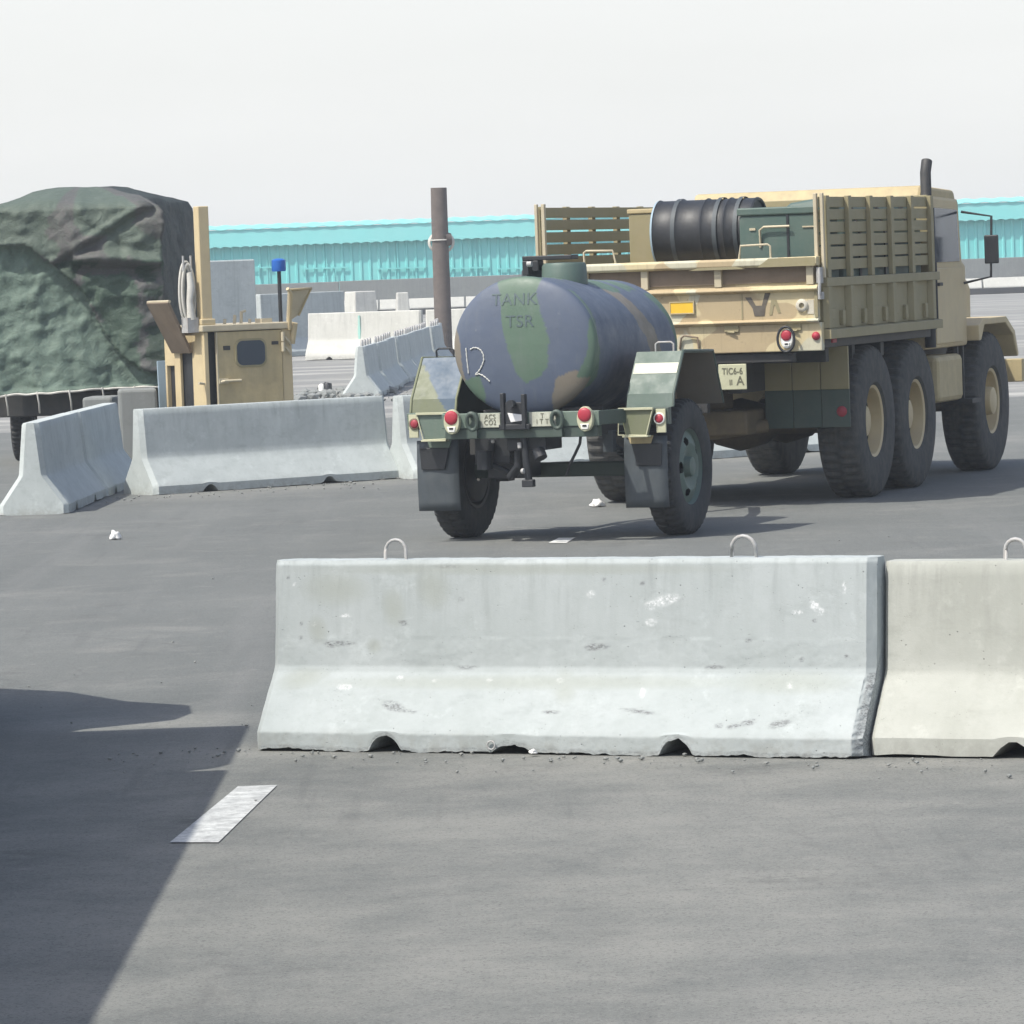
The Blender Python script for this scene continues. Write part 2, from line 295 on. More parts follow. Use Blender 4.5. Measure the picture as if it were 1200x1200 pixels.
class MB:
    def __init__(s): s.v = []; s.f = []; s.sm = []
    def add(s, vs, fs, T=None, smooth=False):
        k = len(s.v)
        s.v += [tuple(T @ Vector(p)) if T is not None else tuple(p) for p in vs]
        s.f += [tuple(i + k for i in f) for f in fs]; s.sm += [smooth] * len(fs)
        return s
    def box(s, x0, x1, y0, y1, z0, z1, T=None):
        vs = [(x0, y0, z0), (x1, y0, z0), (x1, y1, z0), (x0, y1, z0), (x0, y0, z1), (x1, y0, z1), (x1, y1, z1), (x0, y1, z1)]
        return s.add(vs, [(0, 3, 2, 1), (4, 5, 6, 7), (0, 1, 5, 4), (1, 2, 6, 5), (2, 3, 7, 6), (3, 0, 4, 7)], T)
    def prism(s, pts, axis, a0, a1, T=None):
        """closed polygon pts (2D) extruded along axis from a0 to a1; x:(y,z) y:(x,z) z:(x,y)"""
        def P(p, a):
            return {'x': (a, p[0], p[1]), 'y': (p[0], a, p[1]), 'z': (p[0], p[1], a)}[axis]
        n = len(pts)
        vs = [P(p, a0) for p in pts] + [P(p, a1) for p in pts]
        fs = [tuple(range(n - 1, -1, -1)), tuple(range(n, 2 * n))] + [(i, (i + 1) % n, n + (i + 1) % n, n + i) for i in range(n)]
        return s.add(vs, fs, T)
    def tube(s, pts, r, n=10, T=None, close=False):
        pts = [Vector(p) for p in pts]; m = len(pts); vs = []; fs = []
        prev = None
        for i, p in enumerate(pts):
            if close: d = pts[(i + 1) % m] - pts[i - 1]
            else: d = pts[min(i + 1, m - 1)] - pts[max(i - 1, 0)]
            d.normalize()
            if prev is None:
                u = d.cross(Vector((0, 0, 1)))
                if u.length < .1: u = d.cross(Vector((1, 0, 0)))
            else: u = prev - d * prev.dot(d)
            u.normalize(); prev = u; w_ = d.cross(u)
            rr = r[i] if isinstance(r, (list, tuple)) else r
            for k in range(n):
                a = 2 * math.pi * k / n
                vs.append(p + (u * math.cos(a) + w_ * math.sin(a)) * rr)
        for i in range(m if close else m - 1):
            j = (i + 1) % m
            for k in range(n):
                fs.append((i * n + k, i * n + (k + 1) % n, j * n + (k + 1) % n, j * n + k))
        s.add(vs, fs, T, True)
        if not close:
            s.add([vs[k] for k in range(n)], [tuple(range(n - 1, -1, -1))], T)
            s.add([vs[(m - 1) * n + k] for k in range(n)], [tuple(range(n))], T)
        return s
    def lathe(s, prof, n=48, T=None, axis='x', skip=None, mod=None, closed=False):
        """prof: (a along axis, r) ; smooth"""
        vs = []; fs = []; m = len(prof)
        for i in range(n):
            th = 2 * math.pi * i / n
            for j, (a, r) in enumerate(prof):
                if mod: a, r = mod(i, j, a, r)
                c, q = r * math.cos(th), r * math.sin(th)
                vs.append({'x': (a, c, q), 'y': (q, a, c), 'z': (c, q, a)}[axis])
        for i in range(n):
            for j in range(m if closed else m - 1):
                jj = (j + 1) % m
                if skip and skip(i, j): continue
                fs.append((i * m + j, ((i + 1) % n) * m + j, ((i + 1) % n) * m + jj, i * m + jj))
        return s.add(vs, fs, T, True)
    def build(s, name, mat, parent=None, bevel=0, autosm=None):
        me = bpy.data.meshes.new(name); me.from_pydata(s.v, [], s.f); me.update()
        for i, p in enumerate(me.polygons): p.use_smooth = s.sm[i]
        bm = bmesh.new(); bm.from_mesh(me)
        bmesh.ops.recalc_face_normals(bm, faces=bm.faces)
        if autosm:
            for e in bm.edges:
                if len(e.link_faces) == 2 and e.calc_face_angle(0) > autosm: e.smooth = False
        bm.to_mesh(me); bm.free()
        me.materials.append(mat)
        o = bpy.data.objects.new(name, me); col.objects.link(o)
        if parent: o.parent = parent
        if bevel:
            b = o.modifiers.new('bevel', 'BEVEL'); b.width = bevel; b.segments = 2; b.limit_method = 'ANGLE'; b.angle_limit = R(35)
            b.harden_normals = False
        return o
def box(name, mat, parent, x0, x1, y0, y1, z0, z1, bevel=.006):
    return MB().box(x0, x1, y0, y1, z0, z1).build(name, mat, parent, bevel)
def text(name, body, size, mat, parent, T, sx=1.0, ext=.0012, bold=0):
    cu = bpy.data.curves.new('t', 'FONT'); cu.body = body; cu.size = size; cu.extrude = ext
    cu.align_x = 'CENTER'; cu.align_y = 'CENTER'; cu.space_character = 1.05; cu.offset = bold
    o = bpy.data.objects.new('t', cu); col.objects.link(o)
    dg = bpy.context.evaluated_depsgraph_get()
    me = bpy.data.meshes.new_from_object(o.evaluated_get(dg))
    bpy.data.objects.remove(o); bpy.data.curves.remove(cu)
    me.transform(T @ Matrix.Diagonal((sx, 1, 1, 1)))
    me.materials.clear(); me.materials.append(mat)
    ob = bpy.data.objects.new(name, me); col.objects.link(ob); ob.parent = parent
    return ob
REARFACE = Matrix(((1, 0, 0, 0), (0, 0, -1, 0), (0, 1, 0, 0), (0, 0, 0, 1)))   # text plane facing -y
def fbm(p, s, o=4):
    return mnoise.fractal(Vector(p) * s, 1.0, 2.0, o)

# ------------------------------------------------------------------ the ground
def ground():
    b = MB(); E = 700
    b.add([(-E, -E, 0), (E, -E, 0), (E, E, 0), (-E, E, 0)], [(0, 1, 2, 3)])
    tag(b.build('ground', M['sand']), kind='structure')
    # paved lot, ragged far edge; dense near the barriers for the dust
    xs = sorted(set([-70, -45, -30, -20] + [-14 + i * .5 for i in range(16)] + [-6 + i * .12 for i in range(101)] + [6 + .5 * i for i in range(17)] + [18, 30, 50, 90]))
    ys = sorted(set([-40, -20, 0, 8, 12] + [14 + i * .1 for i in range(111)] + [25 + i * .6 for i in range(60)] + [61 + i for i in range(4)]))
    vs = []; dust = []
    A = Vector((-1.162, 20.41)); Bv = Vector((1.394, 19.19)); dr = (Bv - A).normalized(); nr = Vector((dr.y, -dr.x))
    for y in ys:
        for x in xs:
            yy = y
            if y == ys[-1]: yy = y + 2.0 * fbm((x, 0, 3), .4)
            z = .004
            if 10 < y < 60: z += .0015 + .002 * fbm((x, y, 1), .5, 3)
            vs.append((x, yy, max(z, .003)))
            q = Vector((x, y)) - A; t_ = q.dot(dr); s_ = q.dot(nr)
            d = 0.0
            if -1.5 < t_ < 6:
                d = max(0, 1 - abs(s_ - .1) / .55) * .9
                if t_ < 0: d *= max(0, 1 + t_ / 1.2)
            if s_ > 0 and y > 5: d = max(d, .62 * min(1, s_ / .3) * min(1, max(0, (x + 4) / 2)))
            d2 = max(0, 1 - ((x + 1.75) / .7) ** 2 - ((y - 21.9) / .55) ** 2)
            # line of dust along the far barriers
            q = Vector((x, y)) - Vector((-3.37, 44.4)); s2 = q.dot(Vector((.581, -.814)))
            d3 = max(0, 1 - abs(s2 - .3) / 1.6) * .6
            dust.append(min(1, max(d, d2, d3)))
    nx = len(xs); fs = []
    for j in range(len(ys) - 1):
        for i in range(nx - 1): fs.append((j * nx + i, j * nx + i + 1, (j + 1) * nx + i + 1, (j + 1) * nx + i))
    me = bpy.data.meshes.new('paved_road'); me.from_pydata(vs, [], fs)
    at_ = me.attributes.new('dust', 'FLOAT', 'POINT'); at_.data.foreach_set('value', dust)
    for p in me.polygons: p.use_smooth = True
    me.materials.append(M['asphalt'])
    o = bpy.data.objects.new('paved_road', me); col.objects.link(o); tag(o, kind='structure')
ground()

def marking(name, pts, mat):
    b = MB(); n = len(pts)
    b.add([(p.x, p.y, .0095) for p in pts], [tuple(range(n))])
    return tag(b.build(name, mat), kind='structure')
def gp(px, py):                    # ground point under a photo pixel
    d = CR @ Vector(((px - 600) / F, -(py - 600) / F, -1)); return CAM + d * (-CAM.z / d.z)
marking('painted_dash', [gp(643, 637.5), gp(664, 637.5), gp(674, 631.5), gp(655, 631.5)], M['white'])
marking('painted_stripe', [gp(199, 990), gp(256, 990), gp(325, 922.5), gp(279, 924)], M['worn_white'])

# ------------------------------------------------------------------ concrete barriers
def inellipse(px, py, e):
    cx, cy, rx, ry = e[:4]; a = R(e[4]) if len(e) > 4 else 0
    dx, dy = px - cx, py - cy
    u = (dx * math.cos(a) + dy * math.sin(a)) / rx; v = (-dx * math.sin(a) + dy * math.cos(a)) / ry
    return max(0., 1.25 - (u * u + v * v) * .9)

DARK = [(400, 754, 19, 2.6), (388, 755, 7, 4), (710, 758, 15, 3.6), (704, 760, 7, 3), (466, 828, 14, 6, 15), (486, 834, 10, 2, 8), (868, 851, 9, 3, -14), (884, 847, 9, 4, -12),
        (850, 851, 5, 3), (919, 849, 13, 4.5, -14), (757, 834, 22, 2.2, 8), (553, 703, 3.5, 3), (845, 782, 13, 1.8), (553, 782, 16, 1.5), (886, 751, 4, 2), (995, 770, 2.5, 3),
        (945, 773, 3, 2.5), (343, 678, 2, 2), (352, 747, 2.5, 2), (354, 731, 2, 2), (655, 835, 11, 2), (770, 685, 3, 2), (480, 730, 7, 3, 15), (725, 680, 3, 2), (963, 728, 3, 2), (540, 665, 25, 1.2)]
PALE = [(796, 704, 16, 6, -14), (778, 710, 7, 5), (965, 710, 6, 5, 25), (970, 717, 6, 4), (945, 718, 7, 2.5), (776, 730, 7, 4), (709, 697, 5, 4), (931, 803, 6, 5), (472, 794, 4, 2.5), (762, 812, 3, 6),
        (515, 798, 5, 2), (580, 797, 4, 2), (405, 805, 9, 4), (665, 797, 5, 3), (410, 722, 7, 2), (351, 686, 3, 2), (370, 732, 2, 2), (1000, 690, 2, 7)]
STAIN = [(374, 738, 12, 16), (470, 712, 14, 22), (442, 757, 9, 9), (400, 690, 40, 20), (640, 800, 260, 9), (352, 795, 30, 12, -12), (930, 800, 70, 14), (620, 668, 250, 7), (670, 805, 15, 20), (520, 690, 20, 25)]

def barrier_mesh(name, mat, L=2.83, H=.82, fine=False, seed=0., notches=(.62, 1.98), chamf=.042):
    k = H / .82 if H > .9 else 1.0
    ctrl = [(0, None), (0, .085), (.010, .104 * k), (.178, .338 * k), (.188, .362 * k), (.232, H - .018), (.244, H), (.376, H), (.388, H - .018), (.432, .362 * k), (.442, .338 * k),
            (.61, .104 * k), (.62, .085), (.62, None), (.5, 0), (.12, 0)]
    fr = .0075 if fine else .05
    res = [fr] * 7 + [.06] * 6 + [.2] * 3
    prof = []                                    # (y, z, bottom flag)
    n = len(ctrl)
    for i in range(n):
        a, b = ctrl[i], ctrl[(i + 1) % n]
        az = 0. if a[1] is None else a[1]; bz = 0. if b[1] is None else b[1]
        d = math.hypot(b[0] - a[0], bz - az); m = max(1, int(round(d / res[i])))
        for q in range(m):
            t = q / m; prof.append((a[0] + (b[0] - a[0]) * t, az + (bz - az) * t))
    fx = .0075 if fine else .035
    nx = int(L / fx); xs = [L * i / nx for i in range(nx + 1)]
    xs = sorted(set(xs + [chamf * q for q in (.33, .66, 1.0)] + [L - chamf * q for q in (.33, .66, 1.0)]))
    def zb(x, y):
        z = .014 + .010 * fbm((x, seed, 0), 3.0, 3) + (.008 * fbm((x, seed, 5), 22, 3) if fine else 0)
        for j, c in enumerate(notches):
            wd = .085 + .012 * fbm((c, seed, 2), 5, 2)
            hh = .078 if not (fine and j == 1) else .045
            t = abs(x - c) / (wd if not (fine and j == 1) else wd * 1.25)
            if t < 1: z = max(z, hh * (1 - t ** 2.6) + .012 * (fbm((x, seed, 9), 30, 2) if fine else 0) * (1 - t))
        return max(z, .002)
    vs = []; att = {'dark': [], 'pale': [], 'stain': []}
    P = len(prof)
    for x in xs:
        xe = min(x, L - x); c = max(0, chamf - xe)
        for (y, z) in prof:
            bz = zb(x, y)
            innotch = any(abs(x - cc) < .12 for cc in notches)
            if y <= .1 or y >= .52 or innotch: z2 = bz + z * (.104 - bz) / .104 if z < .104 else z
            else: z2 = z
            if z < .02 and .1 < y < .52 and not innotch: z2 = .0
            yy = y
            if c > 0: yy = .31 + math.copysign(max(.02, abs(y - .31) - c * (1.0 if z < H - .001 else .9)), y - .31)
            if fine:
                dn = .0022 * fbm((x, y, z), 6, 4) + .0009 * fbm((x, y, z + 4), 40, 3)
                if z > .0 and y < .2: yy += dn
                else: z2 += dn * (z > .3)
                if c > 0 and z < .33 and x > L / 2 and y < .3:
                    yy += .018 * abs(fbm((x, y, z), 18, 3)); 
            vs.append((x + (0 if not fine else .002 * fbm((y, z, seed), 15, 3) * (xe < .01)), yy, z2))
            if fine:
                t = x / L; v = (.555 * (H - z) / (H - .35) if z > .35 else .555 + .32 * (.35 - z) / .25 if z > .1 else .875 + .125 * (.1 - z) / .1)
                py = 658 - 3 * t + v * (225 + 13 * t)
                px = (325 - 13 * min(v / .555, 1) - 15 * min(1, max(0, (v - .555) / .32))) + 712 * t
                fr_ok = y < .30
                dk = max((inellipse(px, py, e) for e in DARK), default=0) if fr_ok else 0
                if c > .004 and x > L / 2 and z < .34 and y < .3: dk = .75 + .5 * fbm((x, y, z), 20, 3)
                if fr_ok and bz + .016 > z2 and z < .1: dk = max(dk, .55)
                att['dark'].append(min(1, max(0, dk)))
                att['pale'].append(min(1, max((inellipse(px, py, e) for e in PALE), default=0)) if fr_ok else 0)
                att['stain'].append(min(.6, .45 * max((inellipse(px, py, e) for e in STAIN), default=0)) if fr_ok else 0)
    fs = []
    for i in range(len(xs) - 1):
        for j in range(P):
            jj = (j + 1) % P
            fs.append((i * P + j, i * P + jj, (i + 1) * P + jj, (i + 1) * P + j))
    fs.append(tuple(range(P))); fs.append(tuple((len(xs) - 1) * P + j for j in range(P - 1, -1, -1)))
    me = bpy.data.meshes.new(name); me.from_pydata(vs, [], fs); me.update()
    if fine:
        for kx, vv in att.items():
            a = me.attributes.new(kx, 'FLOAT', 'POINT'); a.data.foreach_set('value', vv)
    bm = bmesh.new(); bm.from_mesh(me); bmesh.ops.recalc_face_normals(bm, faces=bm.faces)
    for f in bm.faces: f.smooth = True
    for e in bm.edges:
        if len(e.link_faces) == 2 and e.calc_face_angle(0) > R(28 if not fine else 40): e.smooth = False
    bm.to_mesh(me); bm.free()
    me.materials.append(mat)
    return me

def loop_bm(x, H=.82, r=.009, hw=.045, hh=.075, lean=0.):
    b = MB(); pts = [(x - hw * 1.05, .31, H - .03), (x - hw, .31, H + hh * .55)]
    for k in range(0, 9):
        a = math.pi * (1 - k / 8); pts.append((x + hw * math.cos(a), .31 + lean * (.4 + .6 * math.sin(a)), H + hh * .55 + hw * math.sin(a)))
    pts += [(x + hw, .31, H + hh * .5), (x + hw * 1.05, .31, H - .03)]
    return b.tube(pts, r, 8)

def barrier(me, loc, rz, label, group, loops=(), H=.82, lr=.009):
    o = bpy.data.objects.new('concrete_barrier', me); col.objects.link(o)
    o.location = loc; o.rotation_euler = (0, 0, rz); tag(o, label, 'barrier', group)
    for x in loops: loop_bm(x, H, lr).build('lifting_loop', M['steel'], o)
    return o
NEAR = 'near row of concrete barriers'
A = Vector((-1.162, 20.41, 0)); rzA = -R(25.5)
fb = barrier(barrier_mesh('near_barrier_mesh', M['conc'], fine=True, seed=1.7, notches=(.640, 1.245, 2.005), chamf=.034), A, rzA,
             'big pale concrete barrier in the foreground with two wire loops on its top', NEAR, (), .82)
loop_bm(.570, .82, .0075, .050, .062, .004).build('lifting_loop', M['steel'], fb)
loop_bm(2.215, .82, .0085, .055, .062, -.006).build('lifting_loop', M['steel'], fb)
ring = MB().tube([(1.155 + .018 * math.cos(a), -.012, .045 + .018 * math.sin(a)) for a in [2 * math.pi * i / 14 for i in range(14)]], .004, 6, close=True)
ring.build('wire_ring', M['steel'], fb)
dirA = Vector((math.cos(rzA), math.sin(rzA), 0)); norA = Vector((-math.sin(rzA), math.cos(rzA), 0))
warm_me = barrier_mesh('warm_barrier_mesh', M['conc_warm'], L=2.83, seed=4.4, fine=False, chamf=.02)
wb = barrier(warm_me, A + dirA * 2.843 + norA * .085, rzA + R(.4), 'yellowish concrete barrier butted against the right end of the big foreground barrier', NEAR, (.55, 2.2))

wb.scale.z = .972
FAR = 'concrete barriers across the far side of the road'
grey_me = barrier_mesh('grey_barrier_mesh', M['conc_grey'], seed=2.2)
g0 = barrier(grey_me, (-3.37, 44.4, 0), R(35.5), 'grey barrier in front of the tan equipment cabinet, its left end sunlit', FAR, (), .82)
c = copy_tree(g0); c.location = (-.93, 45.78, 0); c.rotation_euler.z = R(35.0); tag(c, 'grey barrier partly hidden behind the left wheel of the water trailer')
c = copy_tree(g0); c.location = (-3.93, 41.55, 0); c.rotation_euler.z = R(88); tag(c, 'shaded barrier turned nearly end on in front of the camouflage tarpaulin, nearest at the left')
c = copy_tree(g0); c.location = (-3.82, 44.42, 0); c.rotation_euler.z = R(87.5); tag(c, 'shaded barrier turned nearly end on behind the sunlit left end of the grey barrier')
c = copy_tree(g0); c.location = (1.42, 47.45, 0); c.rotation_euler.z = R(35.0); tag(c, 'grey barrier seen under the truck, hidden behind the trailer axle')
# receding row behind
ROW = 'receding row of barriers behind the far line'
ord_ = ['nearest', 'second', 'third', 'fourth', 'fifth', 'sixth', 'seventh', 'eighth', 'farthest']
p0 = Vector((-2.02, 75.0, 0)); p1 = Vector((-1.05, 102, 0)); dd = (p1 - p0).normalized(); rz = math.atan2(dd.y, dd.x)
row0 = None
for i in range(9):
    if row0 is None:
        o = row0 = barrier(grey_me, p0, rz, None, ROW, (.45, 1.1, 1.75, 2.4), .82, .022)
    else: o = copy_tree(row0)
    o.location = p0 + dd * (2.98 * i) + Vector((.03 * math.sin(i * 2.1), 0, 0)); o.rotation_euler.z = rz + R(1.1 * math.sin(i * 3.3))
    tag(o, '%s barrier of the dark receding row topped with wire loops, left of the tank' % ord_[i], 'barrier', ROW)
tall_me = barrier_mesh('tall_barrier_mesh', M['conc_far'], H=1.07, seed=5.5)
tb = barrier(tall_me, at(357, 424, 107) * 1, R(-23), 'cream coloured barrier with a teal paint streak behind the tan cabinet', None, ())
tb.location.z = 0
b = MB(); b.prism([(1.29, .42), (1.33, .42), (1.345, .62), (1.33, .99), (1.295, .98), (1.275, .6)], 'y', .182, .25)
pm = b.build('paint_streak', M['streak'], tb)
pm.location = (0, 0, 0)
o = barrier(tall_me, (at(357, 424, 107).x + 2.75, 105.7, 0), R(-14), 'cream coloured barrier half hidden behind the wire loops of the dark row', None, ())

# upright concrete blocks and slabs far behind
def block(px0, px1, py0, Y, dep, label, rz=0., taper=.8, name='concrete_post', cat='concrete post', mat='conc_far'):
    a = at(px0, py0, Y); e = at(px1, py0, Y); wd = e.x - a.x; h = a.z
    b = MB(); x0, x1 = -wd / 2, wd / 2; q = wd / 2 * taper
    b.add([(x0, -dep / 2, 0), (x1, -dep / 2, 0), (x1, dep / 2, 0), (x0, dep / 2, 0), (-q, -dep / 2 * taper, h), (q, -dep / 2 * taper, h), (q, dep / 2 * taper, h), (-q, dep / 2 * taper, h)],
          [(0, 3, 2, 1), (4, 5, 6, 7), (0, 1, 5, 4), (1, 2, 6, 5), (2, 3, 7, 6), (3, 0, 4, 7)])
    o = b.build(name, M[mat], None, .03); o.location = ((a.x + e.x) / 2, Y + dep / 2, 0); o.rotation_euler.z = rz
    return tag(o, label, cat)
block(405, 438, 342, 150, .8, 'wide pale concrete post standing behind the cream barrier', R(32), .85)
block(462, 480, 343, 150, .35, 'slim pale concrete post left of the dark utility pole', R(12), .72)
sl_ = block(236, 300, 306, 105, .22, 'tall grey concrete slab standing upright behind the tan cabinet mast', R(34), 1.0, 'concrete_slab', 'wall slab', 'conc_grey')
def lwall():
    a = at(302, 345, 112); b = MB(); h = a.z
    b.prism([(-.35, 0), (-.35, .12), (-.1, .45), (-.08, h), (.08, h), (.1, .45), (.35, .12), (.35, 0)], 'x', 0, 2.3)
    o = b.build('blast_wall', M['conc_grey'], None, .02); o.location = (a.x, 112, 0); o.rotation_euler.z = R(50)
    o.scale.x = 1.3
    tag(o, 'dark shaded concrete wall section under the blue lamp', 'wall section')
lwall()

# ------------------------------------------------------------------ far wall, kerb and shed
def farset():
    b = MB()
    for i in range(34):
        x0 = -70 + i * 4.2
        b.box(x0, x0 + 4.18, 0, .3, 0, 1.50 + .012 * math.sin(i * 1.7))
    o = b.build('perimeter_wall', M['wallgrey'], None, .02); o.location = (0, 200, 0); o.rotation_euler.z = R(-.3)
    tag(o, 'long grey concrete wall below the turquoise shed', 'wall')
    b = MB()
    for i in range(40):
        x0 = -70 + i * 3.6
        b.prism([(0, .0), (0, .3), (.16, .68), (.42, .68), (.6, .3), (.6, 0)], 'x', x0, x0 + 3.52)
    o = b.build('low_wall', M['conc_far'], None, .015); o.location = (0, 196, 0); o.rotation_euler.z = R(-.3)
    tag(o, 'low pale concrete kerb wall along the foot of the grey wall', 'low wall')
    b = MB().box(-70, 74, -.25, -.05, 0, .26); o = b.build('drain_kerb', M['dark']); o.location = (0, 196, 0); o.rotation_euler.z = R(-.3)
    tag(o, 'dark edging strip at the foot of the low pale kerb wall', 'kerb')
    # shed : corrugated wall, pitched roof with corrugated eave
    D = 215; root = empty('turquoise_shed', (0, D, 0), R(-.4), 'long turquoise corrugated shed with a pale low roof beyond the grey wall', 'shed')
    b = MB(); x = -48.0; vs = []; i = 0
    pr = []
    while x < 62:
        pr += [(x, 0), (x + .26, 0), (x + .30, -.055), (x + .38, -.055)]; x += .42
    n = len(pr); ze = 3.27
    b.add([(p[0], p[1], 0) for p in pr] + [(p[0], p[1], ze) for p in pr], [(i, i + 1, n + i + 1, n + i) for i in range(n - 1)])
    b.build('wall', M['turq'], root)
    x = -28.0; k = 0
    while x < 30:
        MB().box(x, x + .05, -.10, -.06, 0, ze - .02).build('seam_strip', M['turq'], root); x += 3.3 + .6 * math.sin(k); k += 1
    b = MB(); m_ = 12
    n = int(110 / .07); vs = []; fs = []
    for i in range(n + 1):
        x = -48 + i * .07; dz = .025 * math.sin(x * 2 * math.pi / .84)
        vs += [(x, -.42, ze + .74 + dz), (x, 9.0, ze + 1.0 + dz), (x, -.42, ze + .705 + dz)]
    for i in range(n):
        a, c_ = i * 3, i * 3 + 3
        fs += [(a, c_, c_ + 1, a + 1), (a + 2, c_ + 2, c_, a)]
    b.add(vs, fs); rf = b.build('roof', M['turq_roof'], root)
    b = MB(); n = int(110 / .08); vs = []; fs = []
    for i in range(n + 1):
        x = -48 + i * .08; dz = .07 * abs(math.sin(x * math.pi / .46)) ** .7
        vs += [(x, -.36, ze - .13 + dz), (x, -.36, ze + .70), (x, -.30, ze + .70), (x, -.30, ze - .13 + dz)]
    for i in range(n):
        for k in range(4): a = i * 4 + k; c_ = i * 4 + (k + 1) % 4; fs.append((a, c_, c_ + 4, a + 4))
    b.add(vs, fs); b.build('fascia', M['turq_roof'], root)
    MB().box(-48, 62, .05, 9, 0, ze + .66).build('back_walls', M['turq'], root)
    for px in (290, 380, 470, 545, 610):
        p = at(px, 312, D); b = MB(); b.box(p.x - 1.1, p.x + 1.1, -.13, -.08, p.z - .12, p.z - .05)
        b.box(p.x - .9, p.x - .86, -.13, -.08, p.z - .5, p.z - .12); b.box(p.x + .5, p.x + .54, -.13, -.08, p.z - .5, p.z - .12)
        b.build('pipe_run', M['turq'], root)
farset()

# utility pole with a coil
def pole():
    p = at(517.5, 330, 102.6); root = empty('utility_pole', (p.x, 102.6, 0), 0, 'dark brown wooden pole with a white coil near its top', 'pole')
    b = MB().tube([(-.02 * 0, 0, 0), (.0, 0, 1.5), (.005, 0, 3.1), (.01, 0, 3.75)], [.19, .185, .18, .175], 24)
    b.build('shaft', M['wood'], root)
    zc = at(517, 284, 102.6).z
    b = MB()
    for k in range(4):
        rr = .245 + .012 * k
        b.tube([(rr * math.cos(a) + .02, .22 + .02 * k, zc + rr * .85 * math.sin(a)) for a in [2 * math.pi * i / 28 for i in range(28)]], .016, 6, close=True)
    b.build('cable_coil', M['cord'], root)
    b = MB().tube([(.12, .0, zc + .06), (.24, .02, zc + .06)], [.17, .13], 16); b.build('insulator', M['wood'], root)
    b = MB().tube([(.200 * math.cos(a), .200 * math.sin(a), zc + .05) for a in [2 * math.pi * i / 24 for i in range(24)]], .016, 6, close=True); b.build('strap', M['cord'], root)
pole()
p = at(382, 456, 77)
o = empty('marker_post', (p.x, 77, 0), 0, 'short black and white marker post beyond the far barrier', 'marker post')
MB().tube([(.03, 0, 0), (.03, 0, .20), (.035, 0, .22)], [.07, .07, .05], 12).build('post', M['black'], o)
MB().tube([(-.075, -.01, 0), (-.07, -.01, .17), (-.07, 0, .185)], [.05, .05, .035], 12).build('cover', M['white'], o)

# ------------------------------------------------------------------ wheels
def tyre_mesh(Rr, W, rim, nlug=46, depth=.018, aggressive=True):
    h = W / 2
    prof = [(-h * .80, rim), (-h * .97, rim + .03), (-h, (Rr + rim) / 2), (-h * .97, Rr - .055), (-h * .86, Rr - .018),
            (-h * .70, Rr - .003), (-h * .42, Rr), (-h * .14, Rr), (-h * .05, Rr), (h * .05, Rr), (h * .14, Rr), (h * .42, Rr), (h * .70, Rr - .003),
            (h * .86, Rr - .018), (h * .97, Rr - .055), (h, (Rr + rim) / 2), (h * .97, rim + .03), (h * .80, rim)]
    N = nlug * 4
    def mod(i, j, a, r):
        if 4 <= j <= 13:
            left = j < 9
            ph = (i + (2 if left else 0)) % 4
            if j in (8, 9): return a, r - depth * .3
            if ph < 2: return a, r - depth * (1.0 if 5 <= j <= 12 else .8)
        return a, r
    b = MB(); b.lathe(prof, N, mod=mod)
    return b
def make_wheel(parent, loc, flip, Rr, W, rim, mat_rim, mat_tyre, dish, holes, name='wheel'):
    """wheel hub/rim mesh with a tyre child; outer side towards +x"""
    h = W / 2; b = MB()
    n = 120
    if not holes:
        prof = [(h * .8, rim - .005), (h * .86, rim + .004), (h * .80, rim - .02), (h * .2, rim - .035), (h * .0 - dish, rim - .05), (-dish, rim * .72), (-dish + .03, rim * .62), (-dish + .03, .14), (-dish + .15, .125), (-dish + .16, .10), (-dish + .16, .0)]
        b.lathe(prof, 64)
        for k in range(10):
            a = 2 * math.pi * k / 10; b.tube([(-dish + .02, rim * .5 * math.cos(a), rim * .5 * math.sin(a)), (-dish + .055, rim * .5 * math.cos(a), rim * .5 * math.sin(a))], .016, 6)
    else:
        rs = [rim + .004, rim - .015] + [rim - .02 - (rim - .10) * q / 20 for q in range(21)]
        def xx(r):
            t = r / rim
            return h * .78 if t > .97 else h * .45 + (.045 * (1 - abs(t - .62) / .4) if t > .25 else 0)
        prof = [(xx(r), r) for r in rs] + [(h * .62, .075), (h * .95, .07), (h * 1.0, .055), (h * 1.0, 0)]
        rh = rim * .70
        def skip(i, j):
            if j >= len(rs) - 1: return False
            r = (rs[j] + rs[min(j + 1, len(rs) - 1)]) / 2; th = 2 * math.pi * (i + .5) / n
            for k in range(holes):
                t = 2 * math.pi * (k + .35) / holes
                d = (th - t + math.pi) % (2 * math.pi) - math.pi
                if (d * rh / .043) ** 2 + ((r - rh) / .027) ** 2 < 1: return True
            return False
        b.lathe(prof, n, skip=skip)
        for k in range(6):
            a = 2 * math.pi * k / 6; b.tube([(h * .5, .115 * math.cos(a), .115 * math.sin(a)), (h * .62, .115 * math.cos(a), .115 * math.sin(a))], .013, 6)
    w_ = b.build(name, mat_rim, parent, 0, R(40))
    w_.location = loc; w_.rotation_euler = (R(11), 0, R(180) if flip else 0)
    b = MB(); b.lathe([(h * .2, rim - .037), (-h * .85, rim - .02), (-h * .9, rim + .004)], 48)
    b.lathe([(-h * .1, rim * .84), (-h * .9, rim * .84), (-h * .97, rim * .78), (-h * .97, .08)], 40)
    b.build('brake_drum', M['dark'], w_, 0, R(35))
    t = tyre_mesh(Rr, W, rim).build('tyre', mat_tyre, w_, 0, R(35))
    return w_

